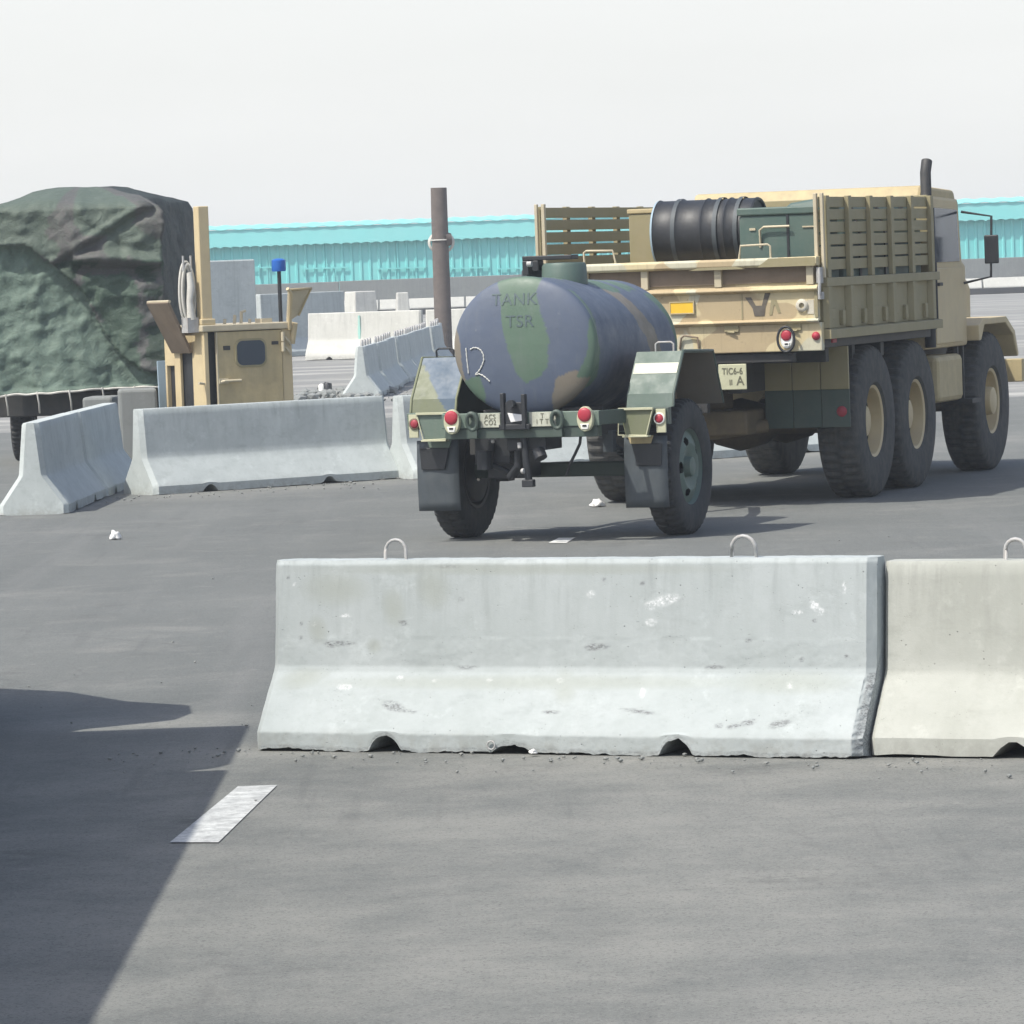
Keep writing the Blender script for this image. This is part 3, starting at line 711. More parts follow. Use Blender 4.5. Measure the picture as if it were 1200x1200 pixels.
# ------------------------------------------------------------------ water trailer
TR = empty('water_trailer', (.455, 35.53, 0), -R(21), 'two wheeled camouflage painted water tank trailer chalked with the number 12', 'trailer')
TW = 1.09; TX = -.03; RT = .515; TILT = math.tan(R(1.8)); ZC = 1.44
BLUE = (.080, .102, .150); GRN = (.085, .140, .098); BRN = (.19, .165, .130)
def inpoly(x, y, p):
    c = False; n = len(p); j = n - 1
    for i in range(n):
        if (p[i][1] > y) != (p[j][1] > y) and x < (p[j][0] - p[i][0]) * (y - p[i][1]) / (p[j][1] - p[i][1]) + p[i][0]: c = not c
        j = i
    return c
PG = [[(584, 318), (632, 318), (628, 345), (636, 375), (642, 400), (639, 425), (630, 440), (617, 446), (608, 435), (600, 405), (595, 385), (591, 360), (590, 345)],
      [(679, 352), (700, 350), (700, 438), (664, 440), (672, 425), (680, 405)], [(550, 440), (567, 436), (571, 455), (568, 476), (556, 480), (548, 462)]]
PB = [[(647, 440), (662, 433), (700, 430), (690, 460), (665, 490), (638, 490), (641, 462)], [(525, 372), (540, 376), (548, 396), (549, 420), (552, 442), (546, 458), (530, 445), (525, 410)]]
def tank_col(x, y, z):
    wx = fbm((x, y, z), 5, 3); wz = fbm((x + 9, y, z), 5, 3)
    zc = ZC - TILT * y
    if y < -.775:
        px = 612 + 73 * x / RT + 2.2 * wx; py = 403 - 79 * (z - zc) / RT + 2.2 * wz
        for p in PG:
            if inpoly(px, py, p): return GRN
        for p in PB:
            if inpoly(px, py, p): return BRN
        return BLUE
    th = math.degrees(math.atan2(x, z - zc)) + 6 * wz; yy = y + .05 * wx
    if th > 0:
        if yy < -.70 + .04 * math.sin(th / 17) and 38 < th < 128: return GRN
        if -.42 < yy < .42 and th < 26 + 14 * math.sin(yy * 6): return GRN
        if abs(yy - (.12 + .0062 * (th - 30))) < .115 - max(0, 38 - th) * .012 and th > 26: return BRN
        if yy > .80 + .002 * th and th > 42: return GRN
        if .55 < yy < .84 and 8 < th < 34: return GRN
        if yy < -.5 and th < 22 and yy > -.78: return BLUE
        return BLUE
    v = fbm((x * .6, y, z * .6), 2.2, 3)
    if -.42 < yy < .42 and th > -26: return GRN
    return GRN if v > .22 else (BRN if v < -.26 else BLUE)
def tank():
    prof = []
    for k in range(1, 46):
        r = RT * math.sin(math.pi / 2 * k / 45 * .985); prof.append((-.80 - .10 * math.sqrt(max(0, 1 - (r / RT) ** 2)), r))
    prof += [(-.795, RT), (-.785, RT + .004), (-.765, RT + .004), (-.755, RT)]
    prof += [(-.74 + 1.74 * k / 110, RT) for k in range(111)]
    prof += [(1.01, RT + .004), (1.03, RT + .004), (1.035, RT)]
    for k in range(1, 18):
        r = RT * math.cos(math.pi / 2 * k / 18); prof.append((1.035 + .11 * math.sqrt(max(0, 1 - (r / RT) ** 2)), r))
    b = MB(); b.lathe(prof, 256, axis='y')
    # close tips
    n = len(b.v); m = len(prof)
    b.v.append((0, -.90, 0)); b.v.append((0, 1.145, 0))
    for i in range(256):
        b.f.append((n, ((i + 1) % 256) * m, i * m)); b.sm.append(True)
        b.f.append((n + 1, i * m + m - 1, ((i + 1) % 256) * m + m - 1)); b.sm.append(True)
    b.v = [(x, y, z + ZC - TILT * y) for x, y, z in b.v]
    o = b.build('tank', M['camo'], TR)
    me = o.data
    ca = me.attributes.new('Col', 'FLOAT_COLOR', 'POINT')
    for i, vtx in enumerate(me.vertices):
        ca.data[i].color = (*tank_col(*vtx.co), 1)
        vtx.co.x = vtx.co.x * TW + TX
    return o
TK = tank()
def dome_pt(px, py, off=.003):
    x = (px - 612) / 73 * RT; zz = (403 - py) / 79 * RT
    r = min(.999, math.hypot(x, zz) / RT); y = -.80 - .10 * math.sqrt(1 - r * r) - off
    return Vector((x * TW + TX, y, zz + ZC + TILT * .87))
def chalk(pts, r=.0066):
    P = [dome_pt(555 + (p[0] - 544) * .86, p[1]) for p in pts]; out = []
    for i in range(len(P) - 1):
        for k in range(4): out.append(P[i].lerp(P[i + 1], k / 4))
    out.append(P[-1]); return MB().tube(out, [r * (.8 + .35 * math.sin(i * 2.3)) for i in range(len(out))], 6)
chalk([(543, 403), (543.5, 412), (544, 422), (544.5, 432)]).build('chalk_digit', M['marker_paint2'], TK)
chalk([(548.5, 405), (553, 403), (558, 403.5), (562, 406), (565, 411), (565.5, 417), (563, 423), (559, 429), (553, 434), (558, 433), (563, 435), (568, 439), (571, 442)]).build('chalk_digit', M['marker_paint2'], TK)
for tx, cx, cy, sz in (('TANK', 606, 350, .125), ('TSR', 612, 375, .125)):
    p = dome_pt(cx, cy, .0)
    t = text('stencil_lettering', tx, sz, M['stencil'], TK, Matrix.Translation((p.x, 0, p.z)) @ REARFACE, 1.05)
    for v in t.data.vertices:
        r = min(.999, math.hypot((v.co.x - TX) / TW, v.co.z - ZC - TILT * .87) / RT); v.co.y = -.80 - .10 * math.sqrt(1 - r * r) - .003 + (v.co.y * .5)
# hatch on top
zt = ZC + RT
b = MB(); b.lathe([(zt - .06, .0), (zt - .06, .175), (zt + .085, .168), (zt + .105, .155), (zt + .112, 0)], 40, axis='z')
ht = b.build('hatch', M['loadgreen'], TR, 0, R(35)); ht.location = (.05, -.12, .012)
b = MB(); b.box(-.30, .10, -.10, .05, zt + .13, zt + .165); b.box(-.30, -.25, -.10, .02, zt + .02, zt + .13); b.box(-.22, -.17, -.10, .02, zt + .05, zt + .13)
b.build('hatch_clamp', M['black'], ht, .006)
b = MB().tube([(-.235, -.16, zt + .105), (-.20, -.16, zt + .105)], .022, 10); b.build('clamp_knob', M['steel'], ht)
b = MB(); b.lathe([(zt - .05, 0), (zt - .05, .085), (zt + .055, .08), (zt + .075, .06), (zt + .08, 0)], 28, axis='z')
o = b.build('vent_cap', M['flap'], TR, 0, R(35)); o.location = (-.235, -.05, .012)

# frame, axle, springs, drawbar
b = MB()
for s in (-1, 1):
    b.box(s * .50 - .035, s * .50 + .035, -.98, 1.25, .80, .92)
    b.tube([(s * .50, 1.2, .86), (s * .30, 2.1, .84), (s * .03, 2.95, .82)], .045, 8)
for y in (-.55, .1, .85): b.box(-.47, .47, y - .04, y + .04, .81, .91)
b.box(-.40, .40, -.75, -.35, .86, 1.0); b.box(-.40, .40, .45, .8, .86, .98)
b.lathe([(2.93, .03), (3.05, .03)], 12, axis='y'); 
b.build('frame', M['dark'], TR, .006)
b = MB(); b.box(-.80, .80, -.05, .05, .455, .565); b.build('axle', M['green_dark'], TR, .012)
for s in (-1, 1):
    b = MB()
    for k in range(6):
        L = .58 - .07 * k
        pts = [(s * .53, -L + 2 * L * q / 8, .60 + .10 * ((-1 + q / 4) * L / .58) ** 2 - .012 * k + .03) for q in range(9)]
        for i in range(8):
            a, c = pts[i], pts[i + 1]
            b.add([(a[0] - .03, a[1], a[2]), (a[0] + .03, a[1], a[2]), (c[0] + .03, c[1], c[2]), (c[0] - .03, c[1], c[2]),
                   (a[0] - .03, a[1], a[2] + .011), (a[0] + .03, a[1], a[2] + .011), (c[0] + .03, c[1], c[2] + .011), (c[0] - .03, c[1], c[2] + .011)],
                  [(0, 3, 2, 1), (4, 5, 6, 7), (0, 1, 5, 4), (1, 2, 6, 5), (2, 3, 7, 6), (3, 0, 4, 7)])
    b.box(s * .53 - .04, s * .53 + .04, -.62, -.54, .66, .82); b.box(s * .53 - .04, s * .53 + .04, .54, .62, .66, .82)
    b.box(s * .53 - .05, s * .53 + .05, -.07, .07, .43, .60)
    b.build('leaf_spring', M['dark'] if s < 0 else M['flap'], TR, .004)
# plumbing and stand below the tank
b = MB(); b.box(-.14, .17, -.96, -.62, .70, .86); b.tube([(.0, -.97, .80), (.02, -.99, .62), (.03, -.97, .46)], .028, 10)
b.tube([(-.12, -.9, .72), (-.20, -.6, .62), (-.42, -.3, .60)], .035, 8); b.tube([(.10, -.95, .70), (.13, -.97, .64)], .05, 10)
b.box(-.02, .07, -1.0, -.94, .43, .485); b.tube([(-.30, -.85, .78), (-.34, -.80, .60), (-.20, -.75, .52)], .03, 8)
b.box(-.46, -.18, -.8, -.4, .60, .80); b.box(-.50, -.20, -.45, -.1, .47, .72); b.tube([(-.36, -.86, .70), (-.36, -.86, .56)], .06, 10); b.tube([(-.08, -.88, .80), (-.08, -.9, .58), (-.16, -.86, .50)], .035, 8)
b.build('drain_plumbing', M['black'], TR, .006)
b = MB().tube([(.43, -.90, .86), (.42, -.92, .74), (.37, -.9, .66), (.31, -.86, .58), (.26, -.8, .50)], .011, 8); b.build('brake_hose', M['black'], TR)
b = MB(); b.tube([(-.025, -1.005, .76), (-.02, -1.01, .72)], .016, 8); b.build('pipe_fitting', M['steel'], TR)
MB().tube([(-.01, -1.01, .55), (.01, -1.015, .55)], .02, 8).build('pipe_fitting', M['steel'], TR)
MB().tube([(-.245, -1.0, .775), (-.225, -1.0, .775)], .014, 8).build('pipe_fitting', M['steel'], TR)

# rear bumper with plates
b = MB(); b.box(-.62, .62, -1.04, -.98, .875, .985); b.build('bumper_beam', M['green'], TR, .005)
b = MB(); b.box(-.60, .60, -1.03, -.93, .795, .872); b.build('bumper_angle', M['green_dark'], TR, .005)
for s in (-1, 1):
    b = MB()
    b.add([(s * .62, -1.035, .88), (s * .74, -.70, .88), (s * .74, -.64, .88), (s * .62, -.98, .88), (s * .62, -1.035, .985), (s * .74, -.70, .985), (s * .74, -.64, .985), (s * .62, -.98, .985)],
          [(0, 3, 2, 1), (4, 5, 6, 7), (0, 1, 5, 4), (1, 2, 6, 5), (2, 3, 7, 6), (3, 0, 4, 7)])
    b.box(*sorted((s * .64, s * 1.04)), -.69, -.63, .86, .985)
    b.build('bumper_wing', M['green_dark'] if s > 0 else M['green'], TR, .004)
    # hopper shaped bracket
    pts = [(s * .675, .982), (s * .935, .982), (s * .885, .785), (s * .715, .785)]
    b = MB(); b.prism(pts, 'y', -.745, -.70); bk = b.build('bracket', M['olive'] if s > 0 else M['green'], TR, .006)
    b = MB()
    b.box(*sorted((s * .67, s * .94)), -.765, -.745, .972, .990); b.box(*sorted((s * .70, s * .90)), -.775, -.70, .772, .784)
    b.tube([(s * .672, -.75, .975), (s * .665, -.76, .79), (s * .885, -.765, .785), (s * .935, -.75, .975)], .006, 6)
    b.build('bracket_lip', M['plate'], bk, .002)
    b = MB(); b.box(*sorted((s * .945, s * 1.02)), -.71, -.692, .80, .975); b.build('light_plate', M['plate'], TR, .003)
def tail_light(parent, x, y, z, k=1.0, guard=None):
    b = MB(); pts = [(x + .062 * k * math.cos(a), z - .025 * k + .092 * k * math.sin(a)) for a in [2 * math.pi * i / 28 for i in range(28)]]
    b.prism(pts, 'y', y - .05, y); h = b.build('tail_light', M['plate'] if guard is None else M['white'], parent, .006)
    b = MB(); b.lathe([(-.012, .0), (-.011, .03), (-.006, .046), (.004, .054), (.02, .055)], 32, axis='y', T=Matrix.Translation((x, y - .052, z + .006 * k)) @ Matrix.Diagonal((k, 1, k, 1)))
    b.build('red_lens', M['redlens'], h)
    b = MB(); b.box(x - .016 * k, x + .016 * k, y - .06, y - .045, z - .082 * k, z - .066 * k); b.build('blackout_slit', M['dark'], h, .002)
    b = MB(); b.prism([(x - .035 * k, z - .06 * k), (x + .035 * k, z - .06 * k), (x + .025 * k, z - .10 * k), (x - .025 * k, z - .10 * k)], 'y', y - .056, y - .04); b.build('clear_lens', M['marker'], h, .004)
    if guard:
        pts = [(x + .082 * k * math.cos(a), y - .06, z - .03 * k + .118 * k * math.sin(a)) for a in [2 * math.pi * i / 32 for i in range(32)]]
        MB().tube(pts, .011, 8, close=True).build('guard_ring', guard, h)
    return h
for s in (-1, 1):
    tail_light(TR, s * .525, -1.04, .952)
    b = MB(); b.lathe([(-.010, 0), (-.009, .02), (-.003, .032), (.012, .036)], 24, axis='y', T=Matrix.Translation((s * .972, -.715, .905)))
    m_ = b.build('marker_light', M['redlens'] if s > 0 else M['reddull'], TR)
    MB().lathe([(-.004, .034), (-.004, .044), (.012, .044)], 24, axis='y', T=Matrix.Translation((s * .972, -.715, .905))).build('bezel', M['marker'] if s > 0 else M['brownpaint'], m_)
    # lifting shackle on the bumper
    b = MB(); c = s * .335 - .03
    pts = [(c + .042 * math.cos(a), -1.075 - .01 * math.sin(a), .925 + .062 * math.sin(a)) for a in [2 * math.pi * i / 20 for i in range(20)]]
    b.tube(pts, .017, 8, close=True); b.box(c - .03, c + .03, -1.06, -1.03, .955, .99)
    b.box(c - .035, c + .035, -1.075, -1.03, .80, .86); b.build('shackle', M['green_dark'], TR, .003)
for x0, x1, lines in ((-.31, -.155, ('ACS', 'CO2')), (.075, .285, ('T', 'I T T'))):
    pl = box('data_plate', M['dirty_plate'], TR, x0, x1, -1.046, -1.0405, .878, .984, .002)
    for q, tx in enumerate(lines):
        text('plate_lettering', tx, .052, M['ink'], pl, Matrix.Translation(((x0 + x1) / 2, -1.0475, .955 - .042 * q)) @ REARFACE, .9)
# black spigot box in the middle of the bumper
b = MB(); b.box(-.13, -.10, -1.10, -1.045, .86, 1.13); b.box(.035, .065, -1.10, -1.045, .86, 1.12); b.box(-.10, .035, -1.085, -1.045, .88, 1.06)
b.box(-.15, .09, -1.09, -1.047, .86, .90); b.tube([(-.03, -1.10, 1.05), (-.03, -1.16, 1.05)], .03, 12)
sp = b.build('spigot_box', M['black'], TR, .005)
MB().prism([(-.075, .985), (.035, .970), (.04, .925), (-.05, .915)], 'y', -1.0995, -1.087).build('white_tag', M['rag'], sp, .003)

# fenders
def fender(s):
    prof = [(-.60, .985), (-.575, 1.085), (-.33, 1.39), (.36, 1.372), (.57, .97)]
    x0, x1 = .68, 1.045
    fine = []
    for i in range(len(prof) - 1):
        for q in range(14): t = q / 14; fine.append((prof[i][0] + (prof[i + 1][0] - prof[i][0]) * t, prof[i][1] + (prof[i + 1][1] - prof[i][1]) * t))
    fine.append(prof[-1]); nx = 20; b = MB(); vs = []; fs = []
    for (y, z) in fine:
        for k in range(nx + 1): vs.append((s * (x0 + (x1 - x0) * k / nx), y, z))
    for i in range(len(fine) - 1):
        for k in range(nx): a = i * (nx + 1) + k; fs.append((a, a + 1, a + nx + 2, a + nx + 1))
    b.add(vs, fs); o = b.build('fender', M['camo'], TR)
    so_ = o.modifiers.new('solid', 'SOLIDIFY'); so_.thickness = .014; so_.offset = -1 if s > 0 else -1
    ca = o.data.attributes.new('Col', 'FLOAT_COLOR', 'POINT')
    for i, v in enumerate(o.data.vertices):
        x, y, z = v.co
        if s > 0: c = (.088, .128, .104) if y < .2 else BRN
        else: c = (.130, .145, .080) if x < -.99 + (1.30 - z) * .74 + .02 * fbm((x, y, z), 6, 2) else (.055, .092, .140)
        ca.data[i].color = (*c, 1)
    # rolled edges and inner skirt
    b = MB()
    for xx in ((x1,) if s > 0 else (x1, x0)):
        b.tube([(s * xx, y, z) for y, z in prof], .011, 8)
    b.build('rolled_edge', M['green_dark'] if s > 0 else M['olive'], o)
    b = MB(); b.prism([(y, z - .012) for y, z in prof], 'x', *sorted((s * x0, s * (x0 + .012)))); b.build('inner_skirt', M['brownpaint'] if s > 0 else M['green_dark'], o)
    b = MB(); hx = .81
    zt = 1.388
    b.tube([(s * hx, -.27, zt - .01), (s * hx, -.27, zt + .055), (s * (hx + .02), -.27, zt + .068), (s * (hx + .12), -.27, zt + .068), (s * (hx + .14), -.27, zt + .055), (s * (hx + .14), -.27, zt - .01)], .008, 8)
    b.build('grab_handle', M['steel'] if s > 0 else M['black'], o)
    if s > 0:
        b = MB(); e0 = Vector((0, -.575, 1.085)); e1 = Vector((0, -.33, 1.39)); d = (e1 - e0).normalized(); nn = Vector((0, -d.z, d.y))
        a0, a1 = e0.lerp(e1, .47), e0.lerp(e1, .72)
        P_ = [a0 + nn * .003, a1 + nn * .003]
        b.add([(x0 + .01, *P_[0].yz), (x1 - .012, *P_[0].yz), (x1 - .012, *P_[1].yz), (x0 + .01, *P_[1].yz)], [(0, 1, 2, 3)])
        b.build('white_band', M['cream'], o)
    return o
fender(1); fender(-1)
for s in (-1, 1):
    b = MB(); vs = []; fs = []
    for i in range(9):
        for k in range(5):
            vs.append((s * (.66 + .335 * k / 4), -.625 - .012 * math.sin(i / 8 * 3) + .004 * math.sin(k * 1.7), .775 - .53 * i / 8))
    for i in range(8):
        for k in range(4): fs.append((i * 5 + k, i * 5 + k + 1, i * 5 + k + 6, i * 5 + k + 5))
    b.add(vs, fs, None, True); mf = b.build('mud_flap', M['flap'], TR); so_ = mf.modifiers.new('solid', 'SOLIDIFY'); so_.thickness = .012
    b = MB(); b.prism([(s * .70, .78), (s * .90, .78), (s * .88, .72), (s * .72, .72)], 'y', -.66, -.64); b.build('flap_clamp', M['green'] if s < 0 else M['tan_dark'], mf, .004)
    b = MB(); b.prism([(s * .725, .72), (s * .965, .72), (s * .955, .555), (s * .765, .555)], 'y', -.652, -.642); b.build('flap_patch', M['black'], mf, .004)
make_wheel(TR, (.865, 0, .513), False, .513, .235, .285, M['teal_rim'], M['rubber'], .05, 5)
make_wheel(TR, (-.865, 0, .513), True, .513, .235, .285, M['teal_rim'], M['rubber'], .05, 5)

# ------------------------------------------------------------------ cargo truck
TK2 = empty('cargo_truck', (1.43, 38.47, 0), -R(20), 'desert tan military cargo truck with slatted sides towing the water trailer', 'truck')
BL = 3.62                          # bed length
b = MB(); b.box(-1.16, 1.16, .10, BL - .02, 1.30, 1.42); b.box(-.48, -.36, .1, 6.9, .95, 1.28); b.box(.36, .48, .1, 6.9, .95, 1.28)
for y in (.5, 1.3, 2.2, 3.0): b.box(-1.1, 1.1, y - .05, y + .05, 1.18, 1.30)
b.build('chassis', M['dark'], TK2, .006)
b = MB(); b.box(-.36, .36, .05, .13, .98, 1.20); b.box(-.95, .95, .02, .12, 1.20, 1.275); b.box(-.22, .22, -.02, .06, .80, 1.06)
b.build('rear_crossmember', M['dark'], TK2, .006)
b = MB(); b.tube([(0, .04, .86), (0, -.12, .86), (0, -.17, .90), (0, -.14, .96)], .035, 10); b.build('tow_pintle', M['black'], TK2)
# floor and rear sill
box('bed_floor', M['tan_dark'], TK2, -1.17, 1.17, .06, BL - .05, 1.425, 1.475)
sill = box('rear_sill', M['truck'], TK2, -1.21, 1.21, -.02, .055, 1.285, 1.515, .008)
# tailgate
tg = MB(); tg.box(-1.19, 1.19, -.03, .03, 1.53, 1.80); tg.box(-1.19, 1.19, .005, .045, 1.80, 1.985)
tg = tg.build('tailgate', M['truck'], TK2, .004)
def ledge(z0, z1, d, mat, name='ledge', x=1.195, y0=-.03):
    b = MB(); b.prism([(y0, z0 - .02), (y0 - d, z0), (y0 - d, z0 + (z1 - z0) * .3), (y0, z1)], 'x', -x, x); return b.build(name, mat, tg, .004)
ledge(1.785, 1.822, .045, M['truck']); ledge(1.528, 1.552, .035, M['truck'])
b = MB(); b.prism([(-.055, 1.975), (-.085, 1.99), (-.085, 2.035), (-.06, 2.05), (.05, 2.05), (.05, 1.975)], 'x', -1.2, 1.2); tr = b.build('top_rail', M['truck'], tg, .006)
b = MB(); b.prism([(.12, 1.966), (.6, 1.966), (.52, 1.99), (.2, 1.988)], 'y', -.0875, -.0845); b.prism([(.70, 1.975), (1.19, 1.975), (1.19, 2.045), (.80, 2.045)], 'y', -.0872, -.0852)
b.build('rail_patch', M['tan_green'], tr)
for x in (-.80, -.28, .35, 1.13):
    MB().box(x - .03, x + .03, -.045, .005, 1.823, 1.975).build('tailgate_rib', M['tan_pale'], tg, .004)
b = MB(); b.box(-1.19, 1.19, -.006, .004, 1.845, 1.975); b.build('rail_shadow_panel', M['brownpaint'], tg)  # brown sheet paints in the shadow under the top rail
for bx_ in ((.540, .552, -.034, -.0285, 1.555, 1.785), (1.165, 1.19, -.045, -.0285, 1.555, 1.785), (-.545, -.533, -.034, -.0285, 1.555, 1.785)): MB().box(*bx_).build('panel_seam', M['tan_green'], tg)
yp = box('yellow_plate', M['yellow'], tg, -.065, .135, -.045, -.033, 1.622, 1.712, .003)
b = MB()
for x0, x1, z0, z1 in ((-.072, -.062, 1.615, 1.719), (.132, .142, 1.615, 1.719), (-.062, .132, 1.709, 1.719), (-.062, .132, 1.615, 1.625)): b.box(x0, x1, -.049, -.034, z0, z1)
b.build('plate_frame', M['tan_dark'], yp)
# dark painted V with a faint n beside it
b = MB(); b.add([(.575, -.0335, 1.735), (.625, -.0335, 1.735), (.665, -.0335, 1.665), (.715, -.0335, 1.665), (.75, -.0335, 1.785), (.80, -.0335, 1.785), (.745, -.0335, 1.655), (.735, -.0335, 1.58), (.650, -.0335, 1.58), (.635, -.0335, 1.645)], [(0, 9, 2, 1), (9, 8, 3, 2), (8, 7, 6, 3), (3, 6, 5, 4)])
b.build('painted_mark', M['vmark'], tg)
b = MB(); b.add([(.775, -.0335, 1.585), (.80, -.0335, 1.585), (.815, -.0335, 1.66), (.795, -.0335, 1.71), (.84, -.0335, 1.71), (.875, -.0335, 1.60), (.85, -.0335, 1.60), (.825, -.0335, 1.665)], [(0, 1, 2, 3), (3, 2, 7, 4), (7, 6, 5, 4)])
b.build('faint_mark', M['tan_green'], tg)
b = MB(); b.lathe([(-.016, .022), (-.016, .050), (0, .054)], 32, axis='y', T=Matrix.Translation((1.055, -.032, 1.655))); b.build('white_ring', M['marker_paint'], tg)
MB().box(1.10, 1.155, -.0345, -.030, 1.585, 1.70).build('paint_patch', M['marker_paint'], tg)
for s in (-1, 1):
    b = MB(); xa = .80 * s; xb = .55 * s
    b.tube([(xa, -.02, 2.04), (xa, -.03, 2.145), (xa - s * .02, -.03, 2.16), (xb, -.03, 2.155), (xb - s * .02, -.02, 2.05)], .009, 8); b.build('step_bar', M['tan_pale'], tg)
    b = MB(); b.box(*sorted((s * 1.19, s * 1.225)), -.06, .03, 1.83, 1.96); b.box(*sorted((s * 1.195, s * 1.23)), -.05, .02, 1.70, 1.76); b.tube([(s * 1.215, -.06, 1.95), (s * 1.225, -.08, 1.86), (s * 1.215, -.07, 1.74)], .014, 6)
    b.build('latch_chain', M['steel'], tg, .003)
# sill fittings
for x in (-.62, .45, .98):
    b = MB(); b.box(x - .06, x + .06, -.035, -.02, 1.455, 1.51); b.tube([(x - .03, -.03, 1.456), (x + .03, -.045, 1.452)], .01, 6)
    b.build('hinge', M['tan_green'], sill, .003)
b = MB(); b.tube([(.0, -.03, 1.33), (.02, -.04, 1.42), (.05, -.05, 1.44), (.10, -.04, 1.43), (.16, -.04, 1.42), (.165, -.03, 1.33)], .009, 6); b.build('tow_eye', M['brownpaint'], sill)
for s in (-1, 1):
    tail_light(TK2, s * .925, -.025, 1.412, .86, M['black'])
    b = MB(); b.lathe([(-.022, 0), (-.02, .018), (-.008, .032), (.01, .036)], 24, axis='y', T=Matrix.Translation((s * 1.16, -.024, 1.405))); b.build('marker_light', M['redlens'], TK2)
    b = MB(); b.box(*sorted((s * 1.215, s * 1.232)), .22, .34, 1.34, 1.385); b.build('side_marker', M['reddull'], TK2, .004)
# hanging bumper plate
lp = box('number_plate', M['plate'], TK2, .315, .555, .0, .012, .985, 1.195, .006)
text('plate_lettering', 'TIC6-6', .075, M['ink'], lp, Matrix.Translation((.435, -.0015, 1.135)) @ REARFACE, .78, bold=.0012)
text('plate_lettering', 'II', .06, M['ink'], lp, Matrix.Translation((.42, -.0015, 1.045)) @ REARFACE, .9, bold=.0012)
text('plate_lettering', 'A', .105, M['ink'], lp, Matrix.Translation((.50, -.0015, 1.055)) @ REARFACE, .9, bold=.0012)
# side panels with ribs, rails and slatted racks
for s in (-1, 1):
    x0, x1 = sorted((s * 1.17, s * 1.205))
    sp = box('side_panel', M['tan_green'], TK2, x0, x1, .06, BL, 1.46, 1.85, .004)
    b = MB(); b.box(*sorted((s * 1.16, s * 1.25)), .05, BL + .02, 1.80, 1.872); b.build('side_rail', M['tan_green'], sp, .006)
    b = MB(); b.prism([(s * 1.205, 1.46), (s * 1.27, 1.45), (s * 1.27, 1.375), (s * 1.17, 1.375), (s * 1.17, 1.46)], 'y', .05, BL); b.build('side_sill', M['tan_green'], sp, .004)
    for k in range(6):
        y = .12 + .66 * k; b = MB()
        b.prism([(s * 1.205, y - .07), (s * 1.255, y - .045), (s * 1.255, y + .045), (s * 1.205, y + .07)], 'z', 1.462, 1.80)
        if k < 5:
            h_ = MB().box(*sorted((s * 1.20, s * 1.222)), y + .16, y + .25, 1.53, 1.62); h_.build('panel_pocket', M['tan_green'], sp, .004)
            h_ = MB().box(*sorted((s * 1.20, s * 1.235)), y + .42, y + .50, 1.48, 1.60); h_.build('panel_bracket', M['tan_green'], sp, .004)
        b.build('panel_rib', M['tan_green'], sp, .004)
    rk = MB()
    for k in range(6):
        z0 = 1.935 + .102 * k
        rk.box(*sorted((s * 1.185, s * 1.21)), .07, BL - .02, z0, z0 + .086)
    rk = rk.build('slatted_rack', M['tan_green'], TK2, .004)
    for k in range(6):
        y = .14 + .66 * k; MB().box(*sorted((s * 1.211, s * 1.25)), y - .045, y + .045, 1.874, 2.54).build('rack_stake', M['tan_green'], rk, .004)
    MB().box(*sorted((s * 1.155, s * 1.184)), .03, .075, 1.875, 2.56).build('end_post', M['tan_pale'], rk, .004)
    MB().box(*sorted((s * 1.215, s * 1.24)), .02, .06, 1.875, 2.56).build('end_post', M['tan_pale'], rk, .004)
    # rear wheel guards and mud flaps
    g = MB()
    for k in range(3):
        a = .47 + .245 * k; g.box(*sorted((s * a, s * (a + .238))), .76 + .004 * k, .79 + .004 * k, .945, 1.30)
    g = g.build('wheel_guard', M['tan_green'], TK2, .004)
    g2 = MB()
    for k in range(3):
        a = .47 + .245 * k; g2.box(*sorted((s * a, s * (a + .24))), .775 + .003 * (k % 2), .79 + .003 * (k % 2), .63, .945)
    g2 = g2.build('mud_flap', M['green_dark'], TK2, .004)
    b = MB().lathe([(-.012, 0), (-.01, .04), (0, .045)], 20, axis='y', T=Matrix.Translation((s * 1.13, .774, .76))); b.build('reflector', M['reddull'], g2)
box('headboard', M['tan_green'], TK2, -1.17, 1.17, BL - .05, BL, 1.48, 2.55, .006)
# axles
for y in (1.6, 2.97):
    b = MB(); b.tube([(-.9, y, .64), (-.3, y, .64), (-.22, y, .64), (.0, y, .64), (.22, y, .64), (.3, y, .64), (.9, y, .64)], [.09, .09, .17, .23, .17, .09, .09], 14)
    b.tube([(0, y - .25, .66), (0, y + .3, .70)], [.13, .08], 12); b.build('axle', M['axle'], TK2)
b = MB(); b.box(-.44, .44, .35, .85, .60, .80); b.tube([(-.5, .5, .64), (-.2, .4, .60), (.15, .45, .62), (.5, .7, .66)], .06, 8)
b.box(-.30, .16, .62, .9, .80, .98); b.build('torsion_frame', M['axle'], TK2, .02)
for s in (-1, 1):
    b = MB(); b.box(*sorted((s * .46, s * .56)), 1.5, 3.1, .66, .78); b.box(*sorted((s * .46, s * .57)), 2.15, 2.45, .75, 1.15); b.build('bogie_spring', M['dark'], TK2, .01)
b = MB(); b.tube([(-.85, 5.86, .64), (.85, 5.86, .64)], .085, 12); b.tube([(.15, 5.86, .64), (.16, 5.7, .64)], [.2, .14], 12); b.build('front_axle', M['axle'], TK2)
b = MB(); b.tube([(0, 3.2, .78), (0, 5.6, .70)], .06, 10); b.build('prop_shaft', M['dark'], TK2)
for (x, y) in ((1.02, 1.6), (1.02, 2.97), (-1.02, 1.6), (-1.02, 2.97), (.97, 5.86), (-.97, 5.86)):
    make_wheel(TK2, (x, y, .645), x < 0, .645, .36, .30, M['tan'], M['rubber_dusty'], .06 if y < 5 else -.02, 0)
